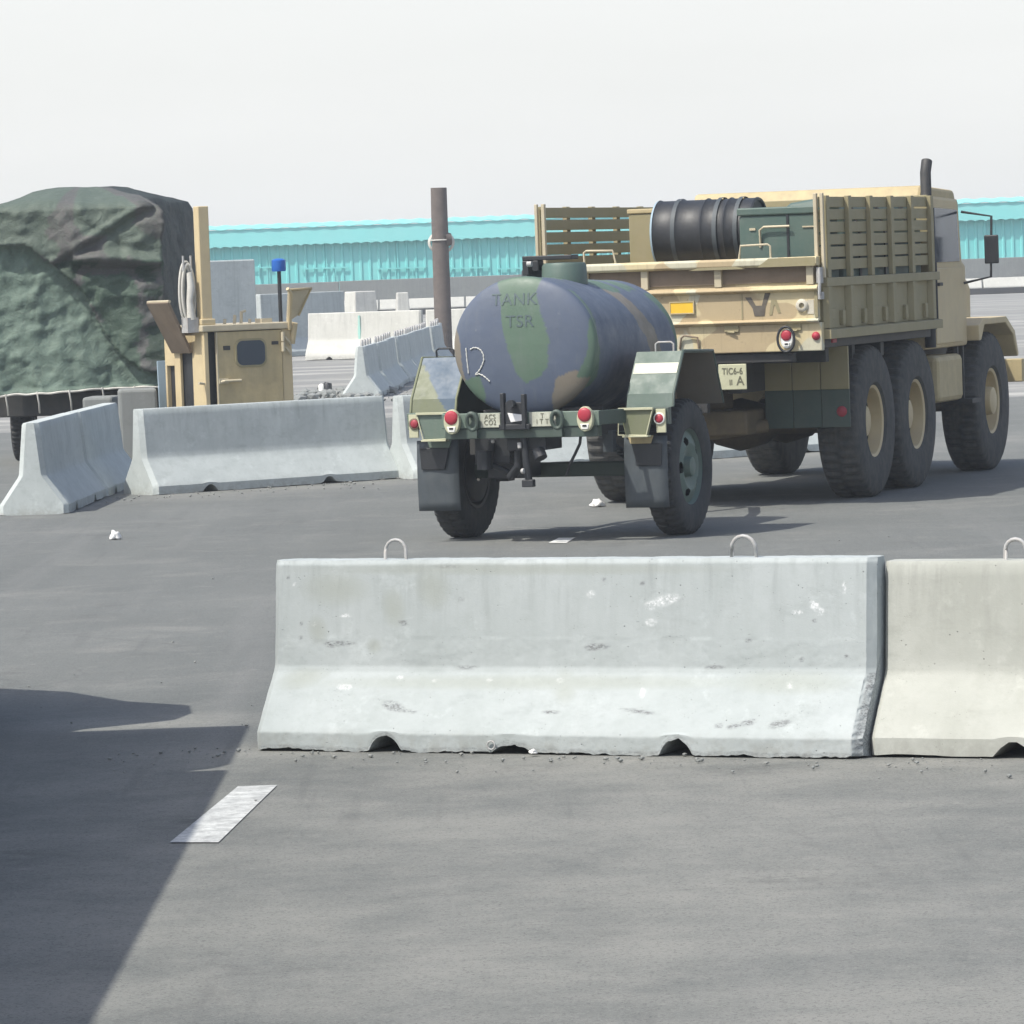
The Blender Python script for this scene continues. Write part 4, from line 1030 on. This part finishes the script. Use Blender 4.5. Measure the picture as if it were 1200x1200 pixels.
# tanks, steps, cab
b = MB(); b.box(.62, 1.15, 3.85, 4.75, .70, 1.12); b.build('fuel_tank', M['tan_dark'], TK2, .05)
b = MB(); b.tube([(-.70, 3.95, .95), (-.70, 4.75, .95)], .24, 20); b.build('air_tank', M['tan_dark'], TK2)
cab = MB(); cab.prism([(3.72, 1.18), (5.22, 1.18), (5.22, 1.92), (5.10, 1.96), (5.02, 2.52), (3.80, 2.56), (3.72, 2.0)], 'x', -1.08, 1.08)
cab = cab.build('cab', M['tan'], TK2, .03)
MB().prism([(3.74, 2.50), (5.03, 2.48), (4.95, 2.60), (3.84, 2.64)], 'x', -1.06, 1.06).build('canvas_roof', M['tan_dark'], cab, .03)
for s in (-1, 1):
    d = MB().prism([(4.05, 1.22), (5.0, 1.22), (5.0, 1.90), (4.05, 1.90)], 'x', *sorted((s * 1.08, s * 1.098))).build('door', M['tan'], cab, .01)
    MB().prism([(4.12, 1.95), (4.98, 1.95), (4.92, 2.42), (4.12, 2.44)], 'x', *sorted((s * 1.08, s * 1.09))).build('window', M['glass'], d, .004)
    MB().box(*sorted((s * 1.098, s * 1.12)), 4.12, 4.24, 1.74, 1.77).build('handle', M['dark'], d, .004)
    b = MB(); b.prism([(5.25, 1.22), (5.25, 1.36), (5.45, 1.42), (6.3, 1.42), (6.62, 1.28), (6.75, 1.05), (6.70, 1.03), (6.56, 1.24), (6.27, 1.36), (5.47, 1.36), (5.33, 1.22)], 'x', *sorted((s * .72, s * 1.18))); b.build('front_fender', M['tan'], TK2, .01)
MB().box(-.92, .92, 5.03, 5.06, 2.0, 2.42, Matrix.Translation((0, .05, 0)) ).build('windscreen', M['glass'], cab, .004)
b = MB(); b.prism([(5.22, 1.15), (6.85, 1.15), (6.88, 1.70), (6.75, 1.78), (5.22, 1.90)], 'x', -.70, .70); b.build('bonnet', M['tan'], TK2, .04)
box('front_bumper', M['tan_dark'], TK2, -1.15, 1.15, 6.98, 7.08, .78, 1.0, .01)
for s in (-1, 1):
    b = MB(); b.tube([(s * 1.10, 5.05, 1.75), (s * 1.34, 5.12, 1.80), (s * 1.36, 5.12, 2.35), (s * 1.10, 5.03, 2.40)], .012, 8); ma = b.build('mirror_arm', M['dark'], cab)
    MB().box(*sorted((s * 1.29, s * 1.42)), 5.09, 5.13, 1.92, 2.18).build('mirror', M['black'], ma, .01)
    MB().tube([(s * 1.10, 3.92, 1.35), (s * 1.14, 3.92, 1.38), (s * 1.14, 3.92, 1.95), (s * 1.10, 3.92, 1.98)], .012, 8).build('grab_handle', M['dark'], cab)
    b = MB(); b.box(*sorted((s * .95, s * 1.2)), 4.85, 5.2, .66, .70); b.box(*sorted((s * 1.02, s * 1.06)), 4.9, 4.94, .70, 1.18); b.box(*sorted((s * 1.02, s * 1.06)), 5.1, 5.14, .70, 1.18); b.build('step', M['dark'], cab, .004)
MB().box(-.55, .55, 3.705, 3.72, 2.05, 2.42).build('rear_window', M['glass'], cab, .004)
b = MB(); b.tube([(1.12, 3.74, 1.2), (1.12, 3.74, 2.75), (1.12, 3.80, 2.85)], .05, 12); b.build('exhaust_stack', M['dark'], TK2)

# ------------------------------------------------------------------ load on the truck
MT2 = Matrix.Translation(TK2.location) @ Matrix.Rotation(-R(20), 4, 'Z')
def on_bed(name, x, y, z, label, cat, group=None):
    p = MT2 @ Vector((x, y, z)); o = empty(name, p, -R(20), label, cat, group); return o
o = on_bed('timber_crate', .08, .62, 1.478, 'low timber crate on the truck bed carrying the dark drum', 'crate')
b = MB()
for k in range(3): b.box(-.42, .42, -.30, .30, .02 + .16 * k, .165 + .16 * k)
for x in (-.40, 0, .40): b.box(x - .03, x + .03, -.325, -.30, 0, .50)
b.build('boards', M['tan_dark'], o, .004)
dr = on_bed('steel_drum', .09, .62, 1.995, 'dark green drum lying on its side on the truck bed behind the tailgate', 'drum')
b = MB(); rr = .275
prof = [(-.43, 0), (-.42, rr - .03), (-.435, rr - .02), (-.435, rr), (-.42, rr + .006), (-.41, rr)]
for q in (-.22, 0, .20): prof += [(q - .02, rr), (q, rr + .012), (q + .02, rr)]
prof += [(.41, rr), (.42, rr + .006), (.435, rr), (.435, rr - .02), (.42, rr - .03), (.43, 0)]
b.lathe(prof, 48, T=Matrix.Translation((0, 0, rr + .005))); b.build('body', M['black'], dr, 0, R(40))
b = MB()
for q in (-.24, .12, .30): b.lathe([(q - .018, rr + .014), (q + .018, rr + .014)], 40, T=Matrix.Translation((0, 0, rr + .005)))
b.build('strap', M['flap'], dr)
b = MB(); b.lathe([(-.437, rr - .06), (-.445, rr - .03), (-.437, rr + .004), (-.42, rr + .009)], 40, T=Matrix.Translation((0, 0, rr + .005))); b.build('end_ring', M['paleblue'], dr)
gc = on_bed('green_chest', .80, .52, 1.478, 'tall green chest with pale handle beside the dark drum on the truck', 'chest')
b = MB(); b.box(-.34, .34, -.28, .28, 0, .92); b.build('body', M['loadgreen'], gc, .015)
b = MB(); b.box(-.355, .355, -.295, .295, .92, .985); b.build('lid', M['loadgreen'], gc, .012)
b = MB(); b.tube([(-.16, -.285, .66), (-.155, -.31, .80), (-.12, -.315, .825), (.10, -.315, .825)], .010, 8); b.box(-.25, -.20, -.29, -.28, .80, .82); b.box(.2, .30, -.29, -.28, .81, .822); b.build('handle', M['tan_pale'], gc)
MB().box(.065, .085, -.288, -.28, 0, .92).build('strap', M['black'], gc)
cv = on_bed('cargo_bundle', .80, 2.2, 1.478, 'dark canvas bundle behind the slats on the right side of the truck bed', 'bundle')
b = MB(); b.prism([(-.30, 0), (.34, 0), (.35, .75), (.28, .98), (.10, 1.05), (-.12, 1.02), (-.28, .90)], 'y', -1.25, 1.25); b.build('canvas', M['loadgreen'], cv, .06)
for y in (-.8, 0, .8): MB().prism([(-.315, .0), (.355, 0), (.365, .76), (.29, .995), (.10, 1.065), (-.125, 1.035), (-.295, .91)], 'y', y - .025, y + .025).build('strap', M['black'], cv)
tb_ = on_bed('tan_box', -.55, 1.2, 1.478, 'dull tan upright box standing behind the dark drum on the truck', 'box')
b = MB(); b.box(-.18, .30, -.25, .25, 0, .98); b.build('body', M['tan_green'], tb_, .012)
b = MB(); b.box(-.19, .31, -.26, .26, .98, 1.02); b.build('lid', M['tan_dark'], tb_, .008)

# ------------------------------------------------------------------ tan equipment cabinet with mast
p = at(240, 425, 50)
CB = empty('equipment_cabinet', (p.x, 50, 0), R(30), 'tan metal equipment cabinet with a small window, raised side flaps and a mast', 'cabinet')
b = MB()
b.box(0, 1.05, .93, .97, .10, 1.46); b.box(-.0, .05, .0, .05, .10, 1.46); b.box(.93, 1.05, -.0, .06, .10, 1.46)
b.box(1.01, 1.05, .06, .93, .10, 1.46); b.box(0, 1.05, .0, .97, .06, .12)
b.box(.0, .035, .05, .30, .12, 1.46); b.box(.0, .035, .60, .74, .12, 1.46); b.box(0, .035, .30, .60, 1.25, 1.46); b.box(0, .035, .74, .93, 1.1, 1.46)
b.build('housing', M['tan'], CB, .006)
b = MB(); b.box(-.03, 1.07, -.03, 1.0, 1.462, 1.535); b.build('roof', M['tan_pale'], CB, .012)
b = MB()
for x in (.05, .85): b.box(x, x + .14, .0, .97, 0, .06)
b.build('skid', M['dark'], CB)
MB().box(.045, 1.005, .065, .925, .125, 1.455).build('shade_fill', M['black'], CB)  # solid black block stands in for the shade inside the openings
d = MB().box(.148, .925, -.012, .02, .14, 1.455).build('door', M['tan_dark'], CB, .008)
b = MB(); b.box(.138, .150, -.02, .02, .14, 1.455); b.build('door_edge', M['tan_pale'], d)
def rrect(x0, x1, z0, z1, r, n=6):
    pts = []
    for cx, cz, a0 in ((x1 - r, z1 - r, 0), (x0 + r, z1 - r, 90), (x0 + r, z0 + r, 180), (x1 - r, z0 + r, 270)):
        for k in range(n + 1): a = R(a0 + 90 * k / n); pts.append((cx + r * math.cos(a), cz + r * math.sin(a)))
    return pts
zt = lambda py: 2.1 - (py - 11 - 306) / 109.5
wz0, wz1 = zt(430), zt(396.5)
MB().prism(rrect(.355, .735, wz0 - .0, wz1, .085), 'y', -.022, -.010).build('window_frame', M['tan_green'], d, .004)
MB().prism(rrect(.378, .712, wz0 + .022, wz1 - .022, .07), 'y', -.0245, -.021).build('window', M['glass'], d)
b = MB(); b.tube([(.175, -.02, zt(446)), (.20, -.05, zt(445)), (.40, -.05, zt(445))], .016, 8); b.box(.15, .26, -.03, -.012, zt(448), zt(442)); b.build('handle', M['tan_pale'], d, .003)
b = MB(); b.box(.22, .30, -.018, -.0115, zt(409), zt(404)); b.box(.80, .88, -.018, -.0115, zt(405), zt(401)); b.build('vent_slot', M['dark'], d)
b = MB()
for z in (zt(396), zt(408)): b.tube([(.93, -.03, z - .05), (.93, -.03, z + .05)], .022, 8); b.tube([(.95, -.03, z), (1.0, -.045, z - .06), (1.02, -.02, z - .09)], .012, 6)
b.build('hinge', M['tan_pale'], CB)
MB().tube([(-.01, .02, zt(447)), (-.09, -.02, zt(446))], .014, 8).build('side_latch', M['tan_pale'], CB)
def flap(pts, t, mat, name, rim):
    a, b_, c, d_ = [Vector(q) for q in pts]; n = (b_ - a).cross(d_ - a).normalized() * t
    m = MB(); m.add([a, b_, c, d_, a + n, b_ + n, c + n, d_ + n], [(0, 3, 2, 1), (4, 5, 6, 7), (0, 1, 5, 4), (1, 2, 6, 5), (2, 3, 7, 6), (3, 0, 4, 7)])
    o = m.build(name, mat, CB, .004)
    m = MB(); m.tube([b_, c, d_], .018, 6); m.build('flap_rim', rim, o); return o
flap([(-.01, .26, 1.25), (-.31, .16, 1.80), (-.34, .62, 1.80), (-.01, .72, 1.25)], .03, M['brownpaint'], 'side_flap', M['tan_pale'])
flap([(1.03, .03, 1.53), (.98, -.13, 1.875), (1.25, -.11, 1.885), (1.17, .05, 1.60)], .03, M['tan_pale'], 'side_flap', M['tan_dark'])
b = MB(); b.tube([(1.06, .02, 1.30), (1.08, -.03, 1.52)], .035, 8); b.tube([(1.02, -.02, 1.45), (.98, -.17, 1.84), (.92, -.20, 1.89)], .02, 8); b.build('flap_strut', M['tan'], CB)
b = MB(); b.box(.0, .125, .02, .145, 1.535, 2.80); b.box(-.02, .15, .0, .17, 1.535, 1.60); b.build('mast', M['tan'], CB, .01)
b = MB(); b.tube([(.98, .10, 1.53), (.98, .10, 2.18)], .022, 8); k = b.build('lamp_pole', M['black'], CB)
zb = at(328, 318, 50.5).z
b = MB(); b.lathe([(zb, 0), (zb, .072), (zb + .02, .078), (zb + .12, .075), (zb + .135, .05), (zb + .14, 0)], 24, axis='z', T=Matrix.Translation((.98, .10, 0))); b.build('blue_lamp', M['blue'], k, 0, R(35))
b = MB()
for x, h in ((.30, .06), (.42, .10), (.50, .13), (.60, .05)): b.tube([(x, .1, 1.53), (x + .01, .1, 1.53 + h)], .018, 8)
b.tube([(.50, .1, 1.655), (.56, .1, 1.67)], .014, 6); b.box(.72, .85, .05, .2, 1.535, 1.58)
b.build('roof_fitting', M['tan_pale'], CB)
b = MB()
for k_, (w1, h1) in enumerate(((.075, .33), (.05, .30), (.085, .36))):
    pts = [(-.10 + w1 * math.cos(a), .12 + .025 * k_, 1.86 + h1 * math.sin(a) * (1 if math.sin(a) > 0 else .85)) for a in [2 * math.pi * i / 26 for i in range(26)]]
    b.tube(pts, .014, 6, close=True)
b.tube([(-.10, .08, 2.10), (-.085, .08, 1.95), (-.11, .08, 1.80), (-.09, .09, 1.60)], [.03, .045, .035, .05], 10)
b.build('cable_bundle', M['cord'], CB)
for pts, r_ in (([(-.15, .12, 2.10), (-.15, .12, 2.28)], .012), ([(-.06, .12, 2.10), (-.06, .12, 2.28)], .012)): MB().tube(pts, r_, 6).build('cable_hook', M['steel'], CB)
MB().box(-.16, -.03, .05, .2, 1.46, 1.62).build('cable_bracket', M['steel'], CB)

# ------------------------------------------------------------------ camouflage tarpaulin over a loaded trailer
def tarp():
    YF = 52.6; pr = at(190, 400, YF); W = 1.95
    root = empty('covered_trailer', (pr.x - W, YF, 0), 0, 'loaded trailer covered by a creased camouflage tarpaulin behind the left barriers', 'trailer')
    DEP = 3.6
    ns = 96; nt_ = 92; vs = []; cols = []
    tot = W + DEP
    S_ = [W * i / 60 for i in range(60)] + [W + DEP * i / 30 for i in range(31)] + [W + DEP + 1.95 * i / 10 for i in range(1, 11)]
    Z0, Z1 = .80, 2.86
    rows = [('v', Z0 + (Z1 - Z0) * j / 70) for j in range(71)] + [('h', q / 8) for q in range(1, 9)]
    cx, cy = W / 2, DEP / 2
    for kind, q in rows:
        for s in S_:
            if s <= W: x, y, n = s, 0., Vector((0, -1, 0)); lean = .08
            elif s <= W + DEP: x, y, n = W + .075 * (s - W), s - W, Vector((1, 0, 0)); lean = .0
            else: x, y, n = W + .27 - (s - W - DEP) * 1.14, DEP, Vector((0, 1, 0)); lean = 0
            z = q if kind == 'v' else Z1
            # rounded vertical corner
            if abs(s - W) < .12: n = Vector((.7, -.7, 0))
            px = 190 - (W - min(s, W)) * 104.5; py = 306 + (2.1 - z) * 104.5 - .036 * (px - 600)
            # diagonal free edge of the upper layer
            line = float(np.interp(px, [40, 100, 117, 138, 152, 175, 200], [290, 340, 378, 411, 425, 436, 442]))
            upper = py < line
            d = .05 * fbm((s * 1.1, z * 1.3, 1), 1.3, 4) + .018 * fbm((s, z, 2), 6, 3)
            rg = 1 - abs(fbm((s * 1.0 + z * .5, z * .9 - s * .35, 11), 1.7, 3)) * 2.2; d += .05 * max(0, rg - .45)
            rg = 1 - abs(fbm((s * .8 - z * .7, z * 1.2, 17), 2.6, 3)) * 2.2; d += .03 * max(0, rg - .4)
            d += .012 * math.sin((z * 7 + s * 3) + 3 * fbm((s, z, 7), 1.5, 2)) * (.5 + .5 * fbm((s, z, 9), 1, 2))
            if s <= W:
                d += .075 if upper else -.02
                f = 311 + 6 * fbm((s, 0, 4), 2, 2) + max(0, (px - 150)) * .12
                if upper and 90 < px < 186: d += .10 * math.exp(-((py - f + 9) / 7) ** 2) - .10 * math.exp(-((py - f - 5) / 6) ** 2)
                g = 266 + (140 - px) * .62 - 4
                if upper: d += .05 * math.exp(-((py - g) / 5) ** 2) - .05 * math.exp(-((py - g - 9) / 6) ** 2)
                if upper and line - py < 14: d += .06 * (1 - (line - py) / 14)
                if not upper: d += .10 * ((py - line) / 90) + .03 * fbm((px * .03, py * .008, 2), 1.0, 3)
                if z < Z0 + .05: d += .05
                h = fbm((s * 1.0, z * 1.2, 3), 1.6, 4)
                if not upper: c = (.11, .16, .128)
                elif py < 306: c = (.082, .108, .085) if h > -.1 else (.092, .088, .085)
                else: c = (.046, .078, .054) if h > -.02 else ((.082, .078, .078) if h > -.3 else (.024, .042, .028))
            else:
                c = (.013, .017, .017); d *= .6  # side coloured near black, its shade painted into the cloth
            P = Vector((x, y, z)) + n * d
            if s <= W and z < Z0 + .03: P.z += .04 * fbm((s, 3, 3), 2.5, 2) + .05 * (s / W)
            if kind == 'h':
                P.x = cx + (P.x - cx) * (1 - q); P.y = cy + (P.y - cy) * (1 - q); P.z = Z1 + .28 * math.sin(q * math.pi / 2) ** .8 + .04 * fbm((P.x, P.y, 1), 1.5, 3)
            # top corner curve on the dark side
            if s > W and kind == 'v' and z > 2.0: P.x -= .12 * ((z - 2.0) / .86) ** 2
            vs.append(P); cols.append(c)
    m = len(S_); fs = []
    for j in range(len(rows) - 1):
        for i in range(m - 1): fs.append((j * m + i, j * m + i + 1, (j + 1) * m + i + 1, (j + 1) * m + i))
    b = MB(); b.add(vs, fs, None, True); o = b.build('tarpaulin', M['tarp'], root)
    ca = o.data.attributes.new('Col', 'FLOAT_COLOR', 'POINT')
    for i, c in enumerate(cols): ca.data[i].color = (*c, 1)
    so_ = o.modifiers.new('solid', 'SOLIDIFY'); so_.thickness = .012; so_.offset = -1
    b = MB(); hem = [vs[i] + Vector((0, -.012, .0)) for i in range(60)]; b.tube(hem, .014, 6); b.build('hem_rope', M['cord'], o)
    for k in range(5):
        i0 = 6 + 11 * k; p_ = vs[i0]; MB().tube([p_ + Vector((0, -.02, .02)), p_ + Vector((.02, -.03, -.12)), p_ + Vector((.01, .10, -.22))], .010, 6).build('tie_rope', M['cord'], o)
    b = MB(); b.box(.03, W - .05, .10, DEP, .55, .80); b.build('trailer_bed', M['dark'], root, .01)
    b = MB(); b.box(.08, W - .1, .2, DEP - .1, .80, 2.5); b.build('load', M['dark'], root, .05)
    make_wheel(root, (W - .22, 1.6, .45), False, .45, .24, .24, M['dark'], M['rubber'], .03, 0)
    make_wheel(root, (.20, 1.6, .45), True, .45, .24, .24, M['dark'], M['rubber'], .03, 0)
tarp()
def cblock(px0, px1, pyt, Y, dep, label, mat='conc_grey', rz=0, name='concrete_block', cat='block'):
    a = at(px0, pyt, Y); e = at(px1, pyt, Y); w_ = e.x - a.x
    o = MB().box(-w_ / 2, w_ / 2, 0, dep, 0, a.z).build(name, M[mat], None, .03); o.location = ((a.x + e.x) / 2, Y, 0); o.rotation_euler.z = rz
    return tag(o, label, cat)
cblock(139, 184, 457, 50.6, .6, 'grey concrete block under the hem of the camouflage tarpaulin', 'wallgrey', rz=R(6))
cblock(96, 132, 466, 51.2, .6, 'low concrete block at the far left below the tarpaulin hem', 'wallgrey', rz=R(-4))
o = MB().box(-.09, .09, 0, .03, 0, zt(421)).build('metal_sheet', M['paleblue'], None, .004)
q = at(196, 440, 51.3); o.location = (q.x, 51.3, 0); o.rotation_euler = (R(-3), 0, R(20)); tag(o, 'pale blue metal sheet leaning between the tarpaulin and the tan cabinet', 'sheet')
b = MB(); b.tube([(.02, -.02, .9), (.06, -.025, .75), (.05, -.03, .62), (.09, -.03, .58)], .01, 6); b.build('cable', M['black'], o)

# ------------------------------------------------------------------ litter
def crumpled(name, px, py, sx, sy, sz, label, cat, mat, seed):
    p = gp(px, py); bm = bmesh.new(); bmesh.ops.create_icosphere(bm, subdivisions=3, radius=1)
    for v in bm.verts:
        k = 1 + .45 * fbm(v.co + Vector((seed, 0, 0)), 1.6, 3); v.co = Vector((v.co.x * sx * k, v.co.y * sy * k, max(-.2, v.co.z) * sz * k))
    me = bpy.data.meshes.new(name); bm.to_mesh(me); bm.free(); me.materials.append(M[mat])
    for q in me.polygons: q.use_smooth = True
    o = bpy.data.objects.new(name, me); col.objects.link(o); o.location = (p.x, p.y, .022); return tag(o, label, cat)
crumpled('paper_scrap', 135, 633, .045, .06, .055, 'crumpled white paper scrap on the road left of the foreground barrier', 'paper', 'rag', 1)
crumpled('cloth_rag', 700, 594.5, .058, .09, .045, 'white rag on the road beside the left rear wheel of the truck', 'rag', 'rag', 5)
crumpled('mortar_lump', 625, 888, .016, .016, .014, 'tiny white mortar lump under the middle of the foreground barrier', 'mortar lump', 'rag', 8)
b = MB(); rnd = random.Random(3)
def peb(x, y, r):
    bm = bmesh.new(); bmesh.ops.create_icosphere(bm, subdivisions=1, radius=r)
    sx, sy, sz = rnd.uniform(.7, 1.3), rnd.uniform(.7, 1.3), rnd.uniform(.45, .8)
    vs = [(v.co.x * sx * rnd.uniform(.8, 1.2) + x, v.co.y * sy * rnd.uniform(.8, 1.2) + y, v.co.z * sz + .012 + r * .3) for v in bm.verts]
    idx = {v: i for i, v in enumerate(bm.verts)}; fs = [tuple(idx[v] for v in f.verts) for f in bm.faces]; bm.free()
    b.add(vs, fs)
for i in range(420):
    t = rnd.uniform(-.6, 4.5); s_ = rnd.choice((-1, 1)) * abs(rnd.gauss(0, .28)) - .05
    q = A + dirA * t - norA * (.12 + s_) if s_ > -.15 else A + dirA * t - norA * (-.75 + s_)
    peb(q.x, q.y, min(.011, .0022 / max(.12, rnd.random())))
for i in range(90):
    peb(rnd.uniform(-2.6, 3.2), rnd.uniform(17.8, 34), rnd.uniform(.003, .009))
for i in range(160):
    t = rnd.uniform(-1, 6); q = Vector((-3.37, 44.4, 0)) + Vector((.814, .581, 0)) * t + Vector((.581, -.814, 0)) * abs(rnd.gauss(.1, .5)); peb(q.x, q.y, rnd.uniform(.005, .015))
for i in range(260):
    q = at(rnd.gauss(412, 34), 462, 78); peb(q.x, 76 + rnd.gauss(0, 2.2), min(.12, .012 / max(.1, rnd.random())))
tag(b.build('gravel', M['wallgrey']), 'scattered small stones and mortar crumbs along the barriers', 'gravel', None, 'stuff')

# ------------------------------------------------------------------ box truck standing just left of the view (throws the shadow at lower left)
BT = empty('box_truck', (-3.90, 15.42, 0), 0, 'tall grey box truck standing to the left of the foreground barrier', 'truck')
b = MB().box(-1.18, 1.18, -5.0, 3.2, .95, 2.72); b.build('box_body', M['paleblue'], BT, .03)
for s in (-1, 1):
    d = MB().box(*sorted((s * .012, s * 1.12)), -5.03, -5.0, 1.02, 2.66).build('rear_door', M['paleblue'], BT, .008)
    MB().tube([(s * .20, -5.06, 1.1), (s * .20, -5.06, 2.6)], .018, 8).build('lock_bar', M['steel'], d)
    MB().box(*sorted((s * .92, s * 1.10)), -5.06, -4.98, .80, .92).build('tail_light', M['redlens'], BT, .01)
MB().box(-1.15, 1.15, -5.05, -4.95, .58, .68).build('rear_bumper', M['dark'], BT, .01)
cabp = [(3.3, .75), (5.12, .75), (5.14, 1.55), (5.16, 2.60), (5.10, 2.72), (3.4, 2.74), (3.3, 2.6)]
cb = MB().prism(cabp, 'x', -1.17, 1.17).build('cab', M['paleblue'], BT, .04)
MB().box(-1.0, 1.0, 5.165, 5.18, 1.75, 2.45).build('windscreen', M['glass'], cb, .01)
for s in (-1, 1):
    d = MB().box(*sorted((s * 1.17, s * 1.185)), 3.7, 4.9, 1.0, 2.5).build('door', M['paleblue'], cb, .01)
    MB().box(*sorted((s * 1.185, s * 1.192)), 3.8, 4.8, 1.75, 2.4).build('window', M['glass'], d, .006)
MB().prism([(-1.15, 5.18), (.80, 5.18), (.95, 5.62), (1.36, 5.90), (1.42, 6.2), (1.38, 6.62), (1.05, 6.95), (.7, 7.6), (.3, 7.95), (-.6, 7.95), (-1.15, 7.3), (-1.25, 6.0)], 'z', .8, 1.72).build('bonnet', M['paleblue'], BT, .06)
b = MB(); b.box(-.45, -.33, -4.8, 6.6, .7, .95); b.box(.33, .45, -4.8, 6.6, .7, .95); b.build('chassis', M['dark'], BT)
for (x, y) in ((.98, 5.75), (-.98, 5.75), (.98, -2.6), (-.98, -2.6)): make_wheel(BT, (x, y, .5), x < 0, .5, .28, .29, M['steel'], M['rubber'], .03, 0)

# ------------------------------------------------------------------ dusty air
hz = MB().box(-706, 706, -706, 706, -1.0, 5.2); m = bpy.data.materials.new('dusty_air'); m.use_nodes = True
t = m.node_tree; t.nodes.remove(t.nodes['Principled BSDF']); pv = t.nodes.new('ShaderNodeVolumePrincipled')
pv.inputs['Color'].default_value = (.86, .93, 1.0, 1); pv.inputs['Density'].default_value = .0010; pv.inputs['Anisotropy'].default_value = .2
t.links.new(pv.outputs[0], t.nodes['Material Output'].inputs['Volume'])
tag(hz.build('haze', m), kind='stuff')
